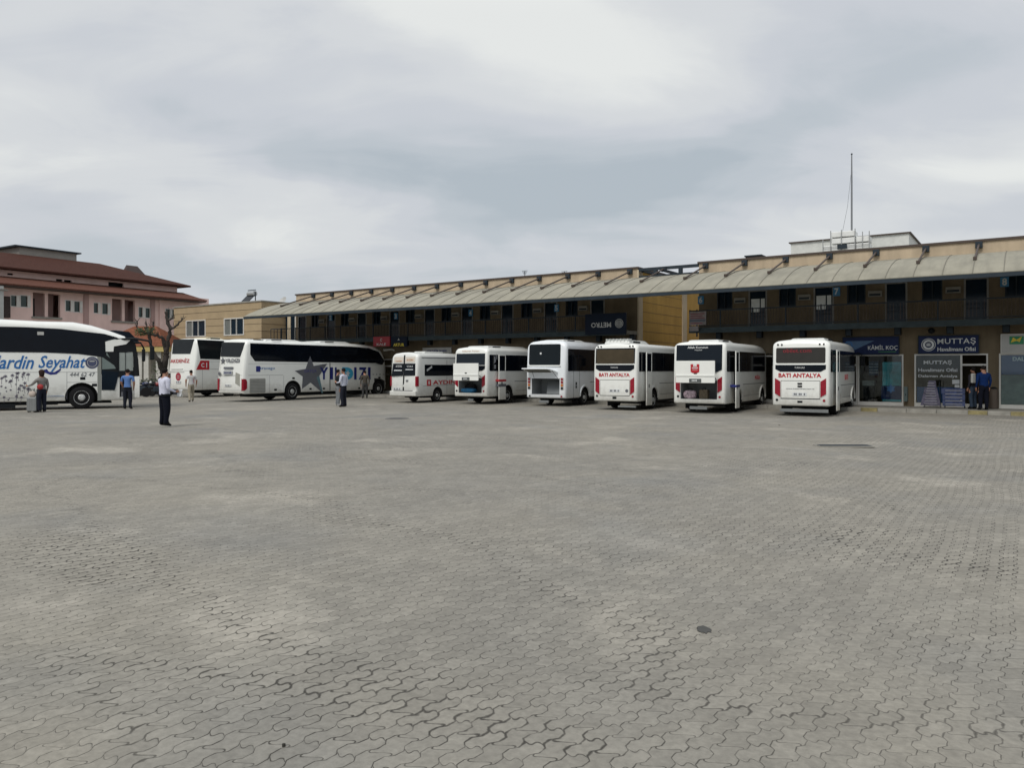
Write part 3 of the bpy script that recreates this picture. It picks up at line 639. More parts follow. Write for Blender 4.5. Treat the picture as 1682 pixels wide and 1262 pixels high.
for px, py in ((862,445),(927,446)):
    r = thing('antenna', 'short television aerial on the left wing roof, %s' % ('nearer the middle' if px == 927 else 'farther left of the pair'), 'antenna', TO, TR)
    s_ = SX(px,2); MB().tube([(s_,2,6.4),(s_,2,SZ(px,py,2))], .02, 6).build('pole', darkst, r)
    mb = MB()
    for k in range(4): mb.tube([(s_-.2+.03*k,2,SZ(px,py,2)-.06*k),(s_+.2-.03*k,2,SZ(px,py,2)-.06*k)], .012, 5)
    mb.build('aerial', darkst, r)
for (px, lab) in ((407, 'solar water heater with a white tank on the far beige wing'),):
    r = thing('solar_heater', lab, 'water heater', TO, TR)
    s_ = SX(px,3); z0 = ZF+.1; k = 1.0
    MB().tube([(s_-.42,3.4,z0+1.05),(s_+.42,3.4,z0+1.05)], .22, 14).build('tank', silver, r, smooth=50)
    mb = MB()
    for x in (-.45,.45):
        mb.box(s_+x-.03, s_+x+.03, 3.37, 3.43, z0, z0+1.2); mb.box(s_+x-.03, s_+x+.03, 2.6, 2.66, z0, z0+.3)
    mb.box(s_-.5, s_+.5, 3.37, 3.43, z0+1.32, z0+1.38); mb.build('stand', darkst, r)
    mb = MB().prism([(-.5,0),(.5,0),(.5,1.1),(-.5,1.1)], basis((1,0,0),(0,.72,.69),(0,-.69,.72),(s_,2.55,z0+.15)), .05); mb.build('collector', blackg, r)
r = thing('satellite_dish', 'pale satellite dish on the link roof beside the left wing', 'satellite dish', TO, TR)
s_ = SX(466,4); MB().lathe([(.02,.0),(.2,.03),(.36,.12),(.38,.13),(.2,.05),(.02,.02)], 18, M=basis((1,0,0),(0,.5,.86),(0,-.86,.5),(s_,4,7.15))).build('dish', palew, r, smooth=50)
MB().tube([(s_,4.05,6.7),(s_,4.05,7.15)], .03, 6).build('pole', darkst, r)
# ------------------------------------------------------------------ pink building at the left, its long side runs away from the camera
PB0 = Vector((-40.05, 60, 0)); PD = Vector((sin(R(32)), cos(R(32)), 0)); PN = Vector((cos(R(32)), -sin(R(32)), 0))
prz = math.atan2(PD.y, PD.x)
pb = thing('pink_building', 'long pink two storey building with dark red roofs behind the nearest coach', 'building', PB0, prz)
# local: x along PD, y to the left (away from the yard), z up
def PX(px, y=0.0):
    a = (px-CX)/F; o = PB0-PN*y   # plane offset
    # o + k*PD lies on the ray X = a*Y
    return (a*o.y-o.x)/(PD.x-a*PD.y)
def PZ(px, py, y=0.0):
    k = PX(px, y); Y = (PB0-PN*y+PD*k).y; return CH-(py-HY)/F*Y
redroof = mat('dark red roof tiles', (.064, .028, .021), .9, var=.35, vs=9, bump=.5, bs=30, spec=.1)
redfas = mat('red brown eave', (.11, .05, .036), .9, var=.3, vs=6, spec=.1)
Lp0, Lp1 = -14, PX(343)
ops = []; wins = []
for a, b, y0, y1 in ((18,27,486,503),(34,45,486,504),(108,116,494,511),(122,131,495.5,512.5),(154,161,498,514),(168,177,499,516),(228,234,505,521),(239,246,506.5,522),(272,279,508,523),(281,287,509,524)):
    o = (PX(a), PX(b), PZ((a+b)/2, y1), PZ((a+b)/2, y0)); wins.append(o); ops.append(o)
recs = [(PX(54), PX(99)), (PX(184), PX(222))]
for a, b in recs: ops.append((a, b, PZ(77,521), PZ(77,482)))
for a in (3, 6, 9): ops.append((a*2-20., a*2-18.6, .8, 2.2))
zE = PZ(150,476)
mb = MB(); wall_open(mb, Lp0, Lp1, 0, zE+.1, ops, 0, .3)
mb.box(Lp1-.3, Lp1, .3, 9, 0, zE+.1).box(Lp0, Lp0+.3, .3, 9, 0, zE+.1).box(Lp0+.3, Lp1-.3, 8.7, 9, 0, zE+.1).build('wall', pinkst, pb)
for a, b in recs:
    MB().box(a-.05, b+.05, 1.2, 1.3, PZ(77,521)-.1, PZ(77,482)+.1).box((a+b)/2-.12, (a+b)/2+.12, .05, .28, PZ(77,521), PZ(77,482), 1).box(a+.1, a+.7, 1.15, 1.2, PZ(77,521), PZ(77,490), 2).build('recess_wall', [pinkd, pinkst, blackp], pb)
    MB().box(a-.1, b+.1, -.12, -.003, PZ(77,524), PZ(77,521)).build('sill', concrete, pb)
for o in wins:
    f = MB(); q = .06
    f.box(o[0]-q, o[0], -.02, .1, o[2]-q, o[3]+q).box(o[1], o[1]+q*4, -.02, .1, o[2]-q, o[3]+q).box(o[0], o[1], -.02, .1, o[3], o[3]+q).box(o[0], o[1], -.02, .1, o[2]-q, o[2])
    w_ = f.build('window', framew, pb); MB().box(o[0], o[1], .1, .12, o[2], o[3]).build('pane', mat('green glass', (.02,.045,.04), .15), w_)
for px in (138, 146, 248, 262):
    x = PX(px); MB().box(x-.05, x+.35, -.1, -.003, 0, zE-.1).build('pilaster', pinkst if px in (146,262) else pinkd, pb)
# lower tiled roof
e0, e1 = PX(10,-1.2), PX(340,-1.2)
zl = PZ(100, 473, -1.2)
mb = MB().add([(Lp0,-1.2,zl),(e1,-1.2,zl),(e1,2.6,zl+.95),(Lp0,2.6,zl+.95),(Lp0,-1.2,zl-.12),(e1,-1.2,zl-.12),(e1,2.6,zl+.83),(Lp0,2.6,zl+.83)],
              [(0,1,2,3),(7,6,5,4),(0,4,5,1),(1,5,6,2),(2,6,7,3),(3,7,4,0)]); mb.build('lower_roof', redfas, pb)
MB().box(Lp0, e1-.02, -1.1, -.01, zl-.22, zl-.125).build('eave_soffit', brownst, pb)
# upper storey set back and its big roof
u1 = PX(287, 3.0); zu = PZ(0,437,1.6)
zu0 = zl+.96
ups = [(PX(a,2.6), PX(b,2.6), PZ(a,y1,2.6), PZ(a,y0,2.6)) for a, b, y0, y1 in ((12,22,448.5,451.5),(92,103,458,461.5),(105,118,459.5,463),(178,203,463,471))]
mb = MB(); wall_open(mb, Lp0, u1, zl+.5, zu+.2, ups, 2.6, 2.8); mb.box(u1-.2, u1, 2.8, 12, zl, zu+.2).box(Lp0, Lp0+.2, 2.8, 12, zl, zu+.2).box(Lp0+.2, u1-.2, 11.8, 12, zl, zu+.2).build('upper_wall', pinkst, pb)
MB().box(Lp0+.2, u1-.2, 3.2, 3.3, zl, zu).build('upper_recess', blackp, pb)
zr = PZ(0,414,7.3); ov = .9; xa, xb = Lp0-ov, u1+ov; ym = 7.3
ridge1 = xb-6.0
vs = [(xa,1.7,zu),(xb,1.7,zu),(xb,12.9,zu),(xa,12.9,zu),(xa,ym,zr),(ridge1,ym,zr),
      (xa,1.7,zu-.15),(xb,1.7,zu-.15),(xb,12.9,zu-.15),(xa,12.9,zu-.15)]
MB().add(vs, [(0,1,5,4),(1,2,5),(2,3,4,5),(3,0,4),(0,6,7,1),(1,7,8,2),(2,8,9,3),(3,9,6,0),(9,8,7,6)]).build('roof', redroof, pb)
a, b = PX(28,8), PX(122,8); zt = PZ(75,412,8)
MB().box(a, b, 7.6, 12, zr-1.5, zt).build('roof_room', mat('grey render', (.30,.28,.25), .9), pb)
MB().box(a-.5, b+.3, 7.3, 12.3, zt, zt+.12).build('roof_room_cover', darkst, pb)
a, b = PX(203,8.5), PX(232,8.5); zt = PZ(215,436,8.5)
MB().add([(a,7.6,zr-1.6),(b+1,7.6,zr-1.6),(b+1,10,zr-1.6),(a,10,zr-1.6),((a+b)/2-.6,8.6,zt),((a+b)/2+.6,8.6,zt)], [(0,1,5,4),(2,3,4,5),(1,2,5),(3,0,4),(3,2,1,0)]).build('roof_turret', mat('dark tiles', (.07,.05,.045), .85), pb)
# tall grey stair tower at the left edge and timber gate
r = thing('stair_tower', 'pale grey gabled stair porch cut by the left edge above the coach roof', 'porch', PB0, prz)
a, b = PX(-14,-1.4), PX(4,-1.4); zg = PZ(0,470,-1.4)
MB().box(a-3, b, -1.6, -.02, 0, zg).build('wall', mat('pale grey render', (.42,.43,.41), .9), r)
MB().add([(a-3.2,-1.75,zg),(b+.25,-1.75,zg-.35),(b+.25,-.1,zg-.35),(a-3.2,-.1,zg),(a-3.2,-1.75,zg+.09),(b+.25,-1.75,zg-.26),(b+.25,-.1,zg-.26),(a-3.2,-.1,zg+.09)], [(0,1,5,4),(1,2,6,5),(2,3,7,6),(3,0,4,7),(4,5,6,7),(3,2,1,0)]).build('roof', concrete, r)
r = thing('shutter', 'dark brown latticed shutter at the left end of the pink wall', 'shutter', PB0, prz)
MB().box(PX(6), PX(16), -.12, -.02, PZ(10,522), PZ(10,487)).build('panel', mat('brown lattice', (.05,.035,.03), .8, var=.6, vs=9), r)
# kiosk with orange tiled roof, white columns
KY = 58.0
def kp(px, py, Y=KY): return WP(px, py, Y)
a_, b_ = kp(160,605), kp(268,605)
r = thing('kiosk', 'small white kiosk with an orange tiled roof behind the bare tree', 'kiosk', (a_.x, KY, 0))
wk = b_.x-a_.x; ze = kp(0,578).z; zt = kp(0,536,KY+2.4).z
orm = mat('orange roof tiles', (.17,.066,.038), .9, spec=.1, var=.4, vs=6, bump=.5, bs=25)
MB().add([(-.4,-.5,ze+.4),(wk+.4,-.5,ze+.4),(wk-1.6,2.4,zt),(1.6,2.4,zt),(wk+.4,5.4,ze+.4),(-.4,5.4,ze+.4)], [(0,1,2,3),(1,4,2),(4,5,3,2),(5,0,3),(5,4,1,0)]).build('roof', orm, r)
MB().box(-.35, wk+.35, -.45, 5.3, ze, ze+.396).build('fascia', mat('yellow fascia', (.45,.36,.14), .8), r)
MB().box(.2, wk-.2, 1.2, 5, 0, ze).build('wall', mat('dull white wall', (.42,.41,.37), .9, var=.1), r)  # plain off-white wall, duller than the columns
for px in (231, 242, 262, 276):
    x = kp(px,605).x-a_.x; MB().box(x-.18, x+.18, -.2, .16, 0, ze-.003).build('column', mat('white column', (.5,.49,.45), .85), r)
r = thing('parasol', 'dark navy parasol top behind the roof of the nearest coach', 'parasol', tuple(WP(189,605,50).xy)+(0,))
MB().lathe([(1.5,3.4),(1.5,3.55),(.9,4.15),(.05,4.25)], 8).build('parasol_canopy', mat('navy canvas', (.006,.009,.014), .95, spec=.05), r)
MB().tube([(0,0,0),(0,0,4.2)], .04, 8).build('pole', darkst, r)
# ------------------------------------------------------------------ bare pollarded tree
rt = random.Random(5)
TY = 49.0
tr = thing('pollarded_tree', 'bare dark pollarded tree with a few leaf tufts left of the coach marked AKDENİZ', 'tree', tuple(WP(267,605,TY).xy)+(0,))
to = Vector((WP(267,605,TY).x, TY, 0))
def tp_(px, py, dy=0): return WP(px, py, TY+dy)-to
def limb(mb, pts, r0, r1):
    q = []
    for i in range(len(pts)-1):
        for k in range(4):
            f = k/4; p = pts[i].lerp(pts[i+1], f); q.append(p+Vector((rt.uniform(-.04,.04), rt.uniform(-.04,.04), rt.uniform(-.04,.04))))
    q.append(pts[-1]); n = len(q)
    mb.tube(q, [(r0+(r1-r0)*i/(n-1))*rt.uniform(.85,1.18) for i in range(n)], 8)
mb = MB(); limb(mb, [tp_(267,652), tp_(268,620), tp_(271,595), tp_(273,575)], .30, .17); limb(mb, [tp_(267,612), tp_(260,592,-.3), tp_(248,572,-.4), tp_(245,548,-.5)], .15, .09)
mb.build('trunk', bark, tr, smooth=60)
for pts, r0, r1 in (([tp_(273,578), tp_(277,558), tp_(280,542), tp_(275,528), tp_(273,514)], .15, .085), ([tp_(280,542), tp_(289,536), tp_(300,524)], .09, .045), ([tp_(275,526), tp_(283,523)], .06, .045),
      ([tp_(272,574), tp_(268,556,-.2), tp_(258,551,-.4), tp_(246,549,-.5)], .12, .07), ([tp_(246,549,-.5), tp_(241,540), tp_(240,532)], .06, .04), ([tp_(246,549,-.5), tp_(252,540), tp_(252,530)], .07, .05),
      ([tp_(245,550,-.5), tp_(234,546,-.6), tp_(226,538), tp_(225,528)], .06, .035)):
    mb = MB(); limb(mb, pts, r0, r1)
    mb.sphere(pts[-1], r1*1.35, n=8, k=5)
    for q in range(7):                     # stubs and water shoots
        p = pts[rt.randrange(1, len(pts))]+Vector((rt.uniform(-.1,.1), rt.uniform(-.1,.1), 0)); d_ = Vector((rt.uniform(-.5,.5), rt.uniform(-.5,.5), rt.uniform(.4,1)))*rt.uniform(.15,.4)
        mb.tube([p, p+d_*.6, p+d_], [.022,.015,.008], 5)
    mb.build('branch', bark, tr, smooth=60)
def leaves(c, rad, n, size, rr):
    mb = MB()
    for _ in range(n):
        d = Vector((rr.gauss(0,1), rr.gauss(0,1), rr.gauss(0,1))).normalized()*rr.random()**.4
        p = Vector(c)+Vector((d.x*rad[0], d.y*rad[1], d.z*rad[2])); s = size*rr.uniform(.6,1.3)
        M = Matrix.Translation(p) @ Matrix.Rotation(rr.uniform(0,6.3),4,'Z') @ Matrix.Rotation(rr.uniform(-1.2,1.2),4,'X') @ Matrix.Rotation(rr.uniform(-1,1),4,'Y')
        mb.add([(-s,0,0),(0,-s*.5,0),(s,0,.15*s),(0,s*.5,0)], [(0,1,2,3)], 0, M)
    return mb
leaves(tp_(240,544,-.5), (.75,.6,.3), 260, .07, rt).build('leaf_tuft', leafm, tr)
leaves(tp_(232,548,-.5), (.4,.4,.2), 90, .07, rt).build('leaf_tuft', leafm, tr)
leaves(tp_(258,610,-.3), (.4,.4,.7), 60, .06, rt).build('leaf_tuft', leafm, tr)
# ------------------------------------------------------------------ vehicles
def wheel(par, x, y, r, w, side, rim=rimm):
    """side -1 = right side of the vehicle; outer face looks to side"""
    wt = thing('wheel', None, None, (x, y, r)); wt.parent = par
    M = basis((1,0,0), (0,0,1), (0,side,0), (0,0,0))
    if side > 0: M = basis((1,0,0), (0,0,-1), (0,1,0), (0,0,0))
    MB().lathe([(r*.55,-w/2),(r*.9,-w/2),(r*.985,-w/2+.03),(r,-w*.2),(r,w*.2),(r*.985,w/2-.03),(r*.9,w/2),(r*.6,w/2),(r*.56,w/2-.02)], 32, M=M).build('tyre', rubber, wt, smooth=40)
    mb = MB().lathe([(r*.62,w/2-.09),(r*.62,w/2+.0),(r*.58,w/2-.002),(r*.54,w/2-.05),(r*.34,w/2-.04),(r*.22,w/2+.0),(r*.2,w/2+.03),(r*.05,w/2+.035)], 24, m=0, M=M)
    for k in range(8):
        a = 2*pi*k/8; mb.prism(disc(r*.055, 8), M @ Matrix.Translation((r*.42*cos(a), r*.42*sin(a), w/2-.058)), .008, 1)
    for k in range(10):
        a = 2*pi*k/10; mb.prism(disc(r*.02, 6), M @ Matrix.Translation((r*.26*cos(a), r*.26*sin(a), w/2-.03)), .04, 0)
    mb.build('rim', [rim, blackp], wt, smooth=40)
    return wt
class Veh:
    def __init__(v, name, label, cat, group, px, Yr, th, W=None, pxl=None, L=7.2, H=2.85, zb=.4):
        v.th = R(th); v.f = Vector((cos(v.th), sin(v.th), 0)); v.l = Vector((-sin(v.th), cos(v.th), 0))
        v.rr = Vector(((px-CX)/F*Yr, Yr, 0))
        if W is None:
            a = (pxl-CX)/F; W = (a*v.rr.y-v.rr.x)/(v.l.x-a*v.l.y)
        v.W = W; v.L = L; v.H = H; v.zb = zb; v.hw = W/2
        v.o = v.rr+v.l*(W/2); v.root = thing(name, label, cat, v.o, v.th, group); v.cut = []; v.rk = (1.7, 0.0)
    def SP(v, px, py, off=0):              # right side plane -> local x, z
        a = (px-CX)/F; o = v.rr-v.l*off
        k = (a*o.y-o.x)/(v.f.x-a*v.f.y); Y = o.y+k*v.f.y; return k, CH-(py-HY)/F*Y
    def RP(v, px, py, off=0):              # rear plane -> h (to the right), z
        a = (px-CX)/F; o = v.o-v.f*off
        k = (a*o.y-o.x)/(v.l.x-a*v.l.y); Y = o.y+k*v.l.y; return -k, CH-(py-HY)/F*Y
    def rx(v, z): return max(0, z-v.rk[0])*v.rk[1]
    def MR(v, h=0, z=0, off=0):            # frame on the rear face, z axis points back
        return basis((0,-1,0), (0,0,1), (-1,0,0), (v.rx(z)-off, -h, z))
    def MS(v, x=0, z=0, off=0, side=-1):
        if side < 0: return basis((1,0,0), (0,0,1), (0,-1,0), (x, -v.hw-off, z))
        return basis((-1,0,0), (0,0,1), (0,1,0), (x, v.hw+off, z))
    def loft(v, st, mats, cr=.05, rt=.2, segs=5):
        rings = []
        for x, dw, dt, db in st:
            hw = v.hw-dw; zt = v.H-dt-cr; zb = v.zb+db; r = min(rt, hw*.5, (zt-zb)*.4); rb = .05; pts = []
            for k in range(3): a = -pi/2+pi/2*k/2; pts.append((hw-rb+rb*cos(a), zb+rb+rb*sin(a)))
            for z in (v.rk[0]-.35, min(v.rk[0], zt-r-.02)): pts.append((hw, zb+.06+(z-zb-.06)*max(0.0, min(1.0, (zt-r-zb-.1)/max(.1, v.H-.5-zb)))))
            for k in range(segs+1): a = pi/2*k/segs; pts.append((hw-r*1.25+r*1.25*cos(a), zt-r+r*sin(a)))
            hi = hw-r*1.25
            half = pts+[(hi*.66, zt+cr*.55), (hi*.33, zt+cr*.9), (0, zt+cr)]
            ring_ = half+[(-y, z) for y, z in reversed(half[:-1])]
            rings.append([(x+v.rx(z)*max(0, 1-x/1.2), y, z) for y, z in ring_])
        n = len(rings[0]); mb = MB(); vs = [p for r_ in rings for p in r_]
        fs = [(i*n+k, (i+1)*n+k, (i+1)*n+(k+1)%n, i*n+(k+1)%n) for i in range(len(rings)-1) for k in range(n)]
        fs += [tuple(range(n)), tuple(range(len(rings)*n-1, (len(rings)-1)*n-1, -1))]
        mb.add(vs, fs)
        me = bpy.data.meshes.new('body'); me.from_pydata(mb.v, [], mb.f)
        bm = bmesh.new(); bm.from_mesh(me); bmesh.ops.recalc_face_normals(bm, faces=bm.faces); bm.to_mesh(me); bm.free()
        for m in mats: me.materials.append(m)
        ob = bpy.data.objects.new('body', me); COL.objects.link(ob)
        if v.cut:
            cb = MB()
            for c in v.cut:
                if c[0] == 'cyl': cb.lathe([(c[3],0),(c[3],.42)], 28, M=basis((1,0,0),(0,0,1),(0,-1,0),(c[1], (-v.hw+.36) if c[4] < 0 else (v.hw+.06), c[2])))
                else: cb.box(*c[1:7])
            cm = bpy.data.meshes.new('cutter'); cm.from_pydata(cb.v, [], cb.f)
            bm = bmesh.new(); bm.from_mesh(cm); bmesh.ops.recalc_face_normals(bm, faces=bm.faces); bm.to_mesh(cm); bm.free()
            co = bpy.data.objects.new('cutter', cm); COL.objects.link(co)
            bo = ob.modifiers.new('b', 'BOOLEAN'); bo.operation = 'DIFFERENCE'; bo.object = co; bo.solver = 'EXACT'
            dg = bpy.context.evaluated_depsgraph_get(); dg.update()
            nm = bpy.data.meshes.new_from_object(ob.evaluated_get(dg)); ob.modifiers.clear(); ob.data = nm; nm.name = 'body'
            bpy.data.objects.remove(co)
            while len(nm.materials) < len(mats): nm.materials.append(mats[len(nm.materials)])
            for p in nm.polygons:
                c_ = p.center; p.material_index = 0
                for c in v.cut:
                    if c[0] == 'cyl':
                        if (c_.x-c[1])**2+(c_.z-c[2])**2 < (c[3]*1.02)**2 and abs(c_.y) < v.hw-.015: p.material_index = 1
                    elif c[1]-.01 < c_.x < c[2]+.01 and c[3]-.01 < c_.y < c[4]+.01 and c[5]-.01 < c_.z < c[6]+.01 and (c_.x > .05 if c[7] == 'r' else c_.y > -v.hw+.02):
                        p.material_index = 2
        ob.data.shade_smooth(); ob.data.set_sharp_from_angle(angle=R(28))
        ob.parent = v.root; v.body = ob; return ob
    def rear(v, name, poly, m, th=.012, par=None, off=0, sub=None):
        if isinstance(poly[0], list) and name not in ('hatch_gap','panel_gap','window_surround','window_bar'):
            for pl in poly: o = v.rear(name, pl, m, th, par, off)
            return o
        mb = MB()
        for pl in (poly if isinstance(poly[0], list) else [poly]):
            mb.prism(pl, Matrix.Identity(4), 1.0)
        # map x->h, y->z, extrude
        vs = []
        for (h, z, d) in mb.v:
            ex = -th if d > .5 else .012
            vs.append((v.rx(z)+ex-off, -h, z))
        mb.v = vs; mb.f = [f[::-1] for f in mb.f]
        o = mb.build(name, m, par or v.root)
        bm = bmesh.new(); bm.from_mesh(o.data); bmesh.ops.recalc_face_normals(bm, faces=bm.faces); bm.to_mesh(o.data); bm.free()
        return o
    def side(v, name, poly, m, th=.008, par=None, off=0, side=-1):
        if isinstance(poly[0], list) and 'gap' not in name and 'line' not in name:
            for pl in poly: o = v.side(name, pl, m, th, par, off, side)
            return o
        mb = MB(); s = side
        for pl in (poly if isinstance(poly[0], list) else [poly]): mb.prism(pl, Matrix.Identity(4), 1.0)
        mb.v = [(x, s*(v.hw+off+(th if d > .5 else -.03)), z) for x, z, d in mb.v]
        o = mb.build(name, m, par or v.root)
        bm = bmesh.new(); bm.from_mesh(o.data); bmesh.ops.recalc_face_normals(bm, faces=bm.faces); bm.to_mesh(o.data); bm.free()
        return o
    def rtext(v, s, h, z, w, ht, m, par=None, name='lettering', off=.004, **k):
        off += (ht/2*v.rk[1] if z+ht/2 > v.rk[0] else 0)+.003
        mb = MB(); text(mb, s, v.MR(h, z, off), w, ht, thick=.006, **k); return mb.build(name, m, par or v.root)
    def stext(v, s, x, z, w, ht, m, par=None, name='lettering', off=.004, **k):
        mb = MB(); text(mb, s, v.MS(x, z, off), w, ht, thick=.006, **k); return mb.build(name, m, par or v.root)
    def wheels(v, xs, r=.40, w=.26, rim=rimm):
        for x in xs:
            for s in (-1, 1): wheel(v.root, x, s*(v.hw-w/2-.03), r, w, s, rim)
    def plate(v, h, z, w=.5, ht=.12, par=None, off=.02):
        p = v.rear('number_plate', rrect(h-w/2, h+w/2, z-ht/2, z+ht/2, .01), whitet, th=.01, par=par, off=off)
        mb = MB(); x = h-w/2+.05
        for k in range(7):
            if k not in (2, 5): mb.prism(rrect(x, x+.045, z-ht*.3, z+ht*.3, .003), basis((0,-1,0),(0,0,1),(-1,0,0),(v.rx(z)-off-.01,0,0)), .003)
            x += .058
        mb.build('plate_characters', greyp, p)
        return p
def mirrors(v, z=2.1, x=None, reach=.35):
    x = x or v.L-.2
    for s in (-1, 1):
        m = MB().tube([(x-.1, s*(v.hw-.1), z+.3), (x+.2, s*(v.hw+.05), z+.35), (x+.28, s*(v.hw+reach*.6), z+.25)], .022, 6).build('mirror_arm', blackp, v.root, smooth=60)
        MB().box(x+.2, x+.33, s*(v.hw+reach*.35), s*(v.hw+reach*.35+.2), z-.2, z+.22).build('mirror', blackp, m, bevel=.02)
GB = 'minibuses parked nose in along the terminal'
CUTOFF = .0
def minibus(label, pxl, pxr, Yr, th=58.5, L=7.2, H=2.86, kind='closed', glass=greyg, mainm=white, xr=1.95, xf=5.9, name='minibus', wr=.40, door=(.62,1.28), rt=.2, over=None):
    v = Veh(name, label, 'minibus', GB, pxr, Yr, th, pxl=pxl, L=L, H=H, zb=.38)
    v.rk = (1.6, .07)
    for x in (xr, xf):
        for s in (-1, 1): v.cut.append(('cyl', x, wr+.04, wr+.115, s))
    hw = v.hw
    if kind != 'closed':
        v.cut.append(('box', -.5, .95, -hw*.70, hw*.70, .56, 1.30, 'r'))
    st = [(0,.10,.20,.10),(.02,.055,.12,.04),(.06,.022,.06,.01),(.13,.0,.02,0),(.3,0,0,0),(1.2,0,0,0),(3,0,0,0),(5,0,0,0),(L-1.5,0,.01,0),(L-.9,.01,.05,0),(L-.5,.03,.14,0),(L-.25,.06,.36,0),(L-.1,.11,.75,.02),(L,.2,1.25,.08)]
    v.loft(st, [mainm, wellm, loadm], rt=rt)
    v.wheels((xr, xf), wr, .26)
    rz = H-2.86
    # windscreen, head lamps, front bumper
    mb = MB()
    mb.add([(L-.17,-hw+.16,1.35),(L-.17,hw-.16,1.35),(L-.47,hw-.14,2.55+rz),(L-.47,-hw+.14,2.55+rz),(L+.02,-hw+.24,1.38),(L+.02,hw-.24,1.38),(L-.34,hw-.2,2.58+rz),(L-.34,-hw+.2,2.58+rz)],
           [(0,3,2,1),(4,5,6,7),(0,1,5,4),(1,2,6,5),(2,3,7,6),(3,0,4,7)]); mb.build('windscreen', blackg, v.root)
    for s in (-1,1): MB().sphere((L-.03, s*(hw-.32), .85), (.08,.14,.11)).build('head_lamp', whitet, v.root, smooth=60)
    MB().box(L-.1, L+.06, -hw+.15, hw-.15, .4, .68).build('front_bumper', mainm, v.root, bevel=.04)
    # side glass bands, both sides
    gx0, gx1 = .24, L-.75
    for s in (-1, 1):
        g_ = v.side('side_window', rrect(gx0, gx1, 1.64, 2.46+rz*.9, .06), blackg, side=s)
        if s < 0:
            mbp = MB()
            for x in (door[0]+.02, door[1]+.02, 3.1, 4.3): mbp.box(x-.012, x+.012, -hw-.012, -hw-.006, 1.68, 2.42)
            mbp.build('pillar_line', blackp, g_)
    # panel lines and trim on the sides
    for s in (-1, 1):
        v.side('waist_moulding', rrect(2.6 if s < 0 else .5, L-.8, 1.10, 1.125, .005), greyp, th=.005, side=s)
        v.side('sill_line', rrect(2.7 if s < 0 else .5, xf-.6, .62, .635, .003), greyp, th=.004, side=s)
        for x in (xr, xf):
            pts = [(x+(wr+.17)*cos(a), wr+.04+(wr+.17)*sin(a)) for a in [pi*(.02+.96*k/14) for k in range(15)]]+[(x+(wr+.105)*cos(a), wr+.04+(wr+.105)*sin(a)) for a in [pi*(.98-.96*k/14) for k in range(15)]]
            v.side('arch_trim', pts, mainm, th=.03, side=s)
    return v
def tail_lights(v, z0, z1, hi, ho, style='tall'):
    for s in (-1, 1):
        if style == 'tall':
            poly = [(s*ho, z1), (s*ho, z0+.12), (s*hi, z0), (s*hi, z1-.12)]
            t_ = v.rear('tail_light', poly, redl, th=.03); v.rear('reflector', rrect(s*(hi+.04), s*(ho-.03), z0+.24, z0+.32, .01), whitet, th=.034, par=t_) if False else None
        else:
            t_ = v.rear('tail_light', rrect(s*hi, s*ho, z0, z1, .03), mat('lamp backing', (.5,.5,.48), .5), th=.012)
            n = 4; hh = (z1-z0)/n
            for k in range(n):
                mb = MB(); mb.prism(disc(min(hh*.42, abs(ho-hi)*.46), 14), v.MR(s*(hi+ho)/2, z0+hh*(k+.5), .012), .02); mb.build('lens', ambl if k == 1 else (redl if k > 1 else blackp), t_)
def fogs(v, z=.60, h=.80):
    for s in (-1, 1):
        mb = MB(); mb.prism(disc(.045, 14), v.MR(s*h, z, .003), .02); mb.build('fog_light', redl if s > 0 else blackp, v.root)
def roof_corner_lamps(v, z):
    for s in (-1, 1):
        for h in (.66, .80): MB().prism(disc(.032, 12), v.MR(s*h*v.hw/1.0, z, .0), .03).build('marker_lamp', blackp, v.root)
def hatch_lines(v, h0, h1, z0, z1, w=.014):
    v.rear('hatch', [rrect(h0+w, h1-w, z0+w, z1-w, .03)], v.body.data.materials[0], th=.012)
    v.rear('hatch_gap', [rrect(h0, h1, z1-.004, z1+w, .003), rrect(h0, h1, z0-w, z0+.004, .003), rrect(h0, h0+w*.8, z0, z1, .003), rrect(h1-w*.8, h1, z0, z1, .003)], blackp, th=.002)
def roof_unit(v, x0, x1, w, h, fins=False, mat_=None):
    z = v.H-.06; mat_ = mat_ or whitep
    n = 5; mb = MB(); prof_ = [(x0, 0), (x0+.12, h*.8), (x0+.3, h), (x1-.4, h), (x1, .02)]
    vs = []
    for x, hh in prof_:
        ww = w*(.86 if hh < h*.9 else .8)
        vs += [(x, -ww/2-.06*(1-hh/h), z), (x, -ww/2+.06, z+hh), (x, ww/2-.06, z+hh), (x, ww/2+.06*(1-hh/h), z)]
    k = len(prof_); fs = [(i*4+j, i*4+4+j, i*4+5+j, i*4+1+j) for i in range(k-1) for j in range(3)]+[(0,1,2,3), tuple((k-1)*4+q for q in (3,2,1,0)), tuple()]
    fs = [f for f in fs if f]+[tuple([i*4 for i in range(k-1,-1,-1)]+[i*4+3 for i in range(k)])]
    mb.add(vs, fs); o = mb.build('roof_unit', mat_, v.root, bevel=.03)
    bm = bmesh.new(); bm.from_mesh(o.data); bmesh.ops.recalc_face_normals(bm, faces=bm.faces); bm.to_mesh(o.data); bm.free()
    g_ = MB()
    for q in range(6): g_.box(x0+.5+q*.1, x0+.55+q*.1, -w*.33, w*.33, z+h, z+h+.012)
    g_.box(x0+.35, x0+1.0, -w/2-.01, -w/2+.05, z+h*.25, z+h*.7); g_.build('grille', blackp, o)
    if fins:
        f = MB()
        for q in range(7): f.box(x0+.06, x0+.5, -w*.36+q*w*.12-.012, -w*.36+q*w*.12+.012, z+h*.7, z+h+.06)
        f.build('fins', whitep, o)
    return o
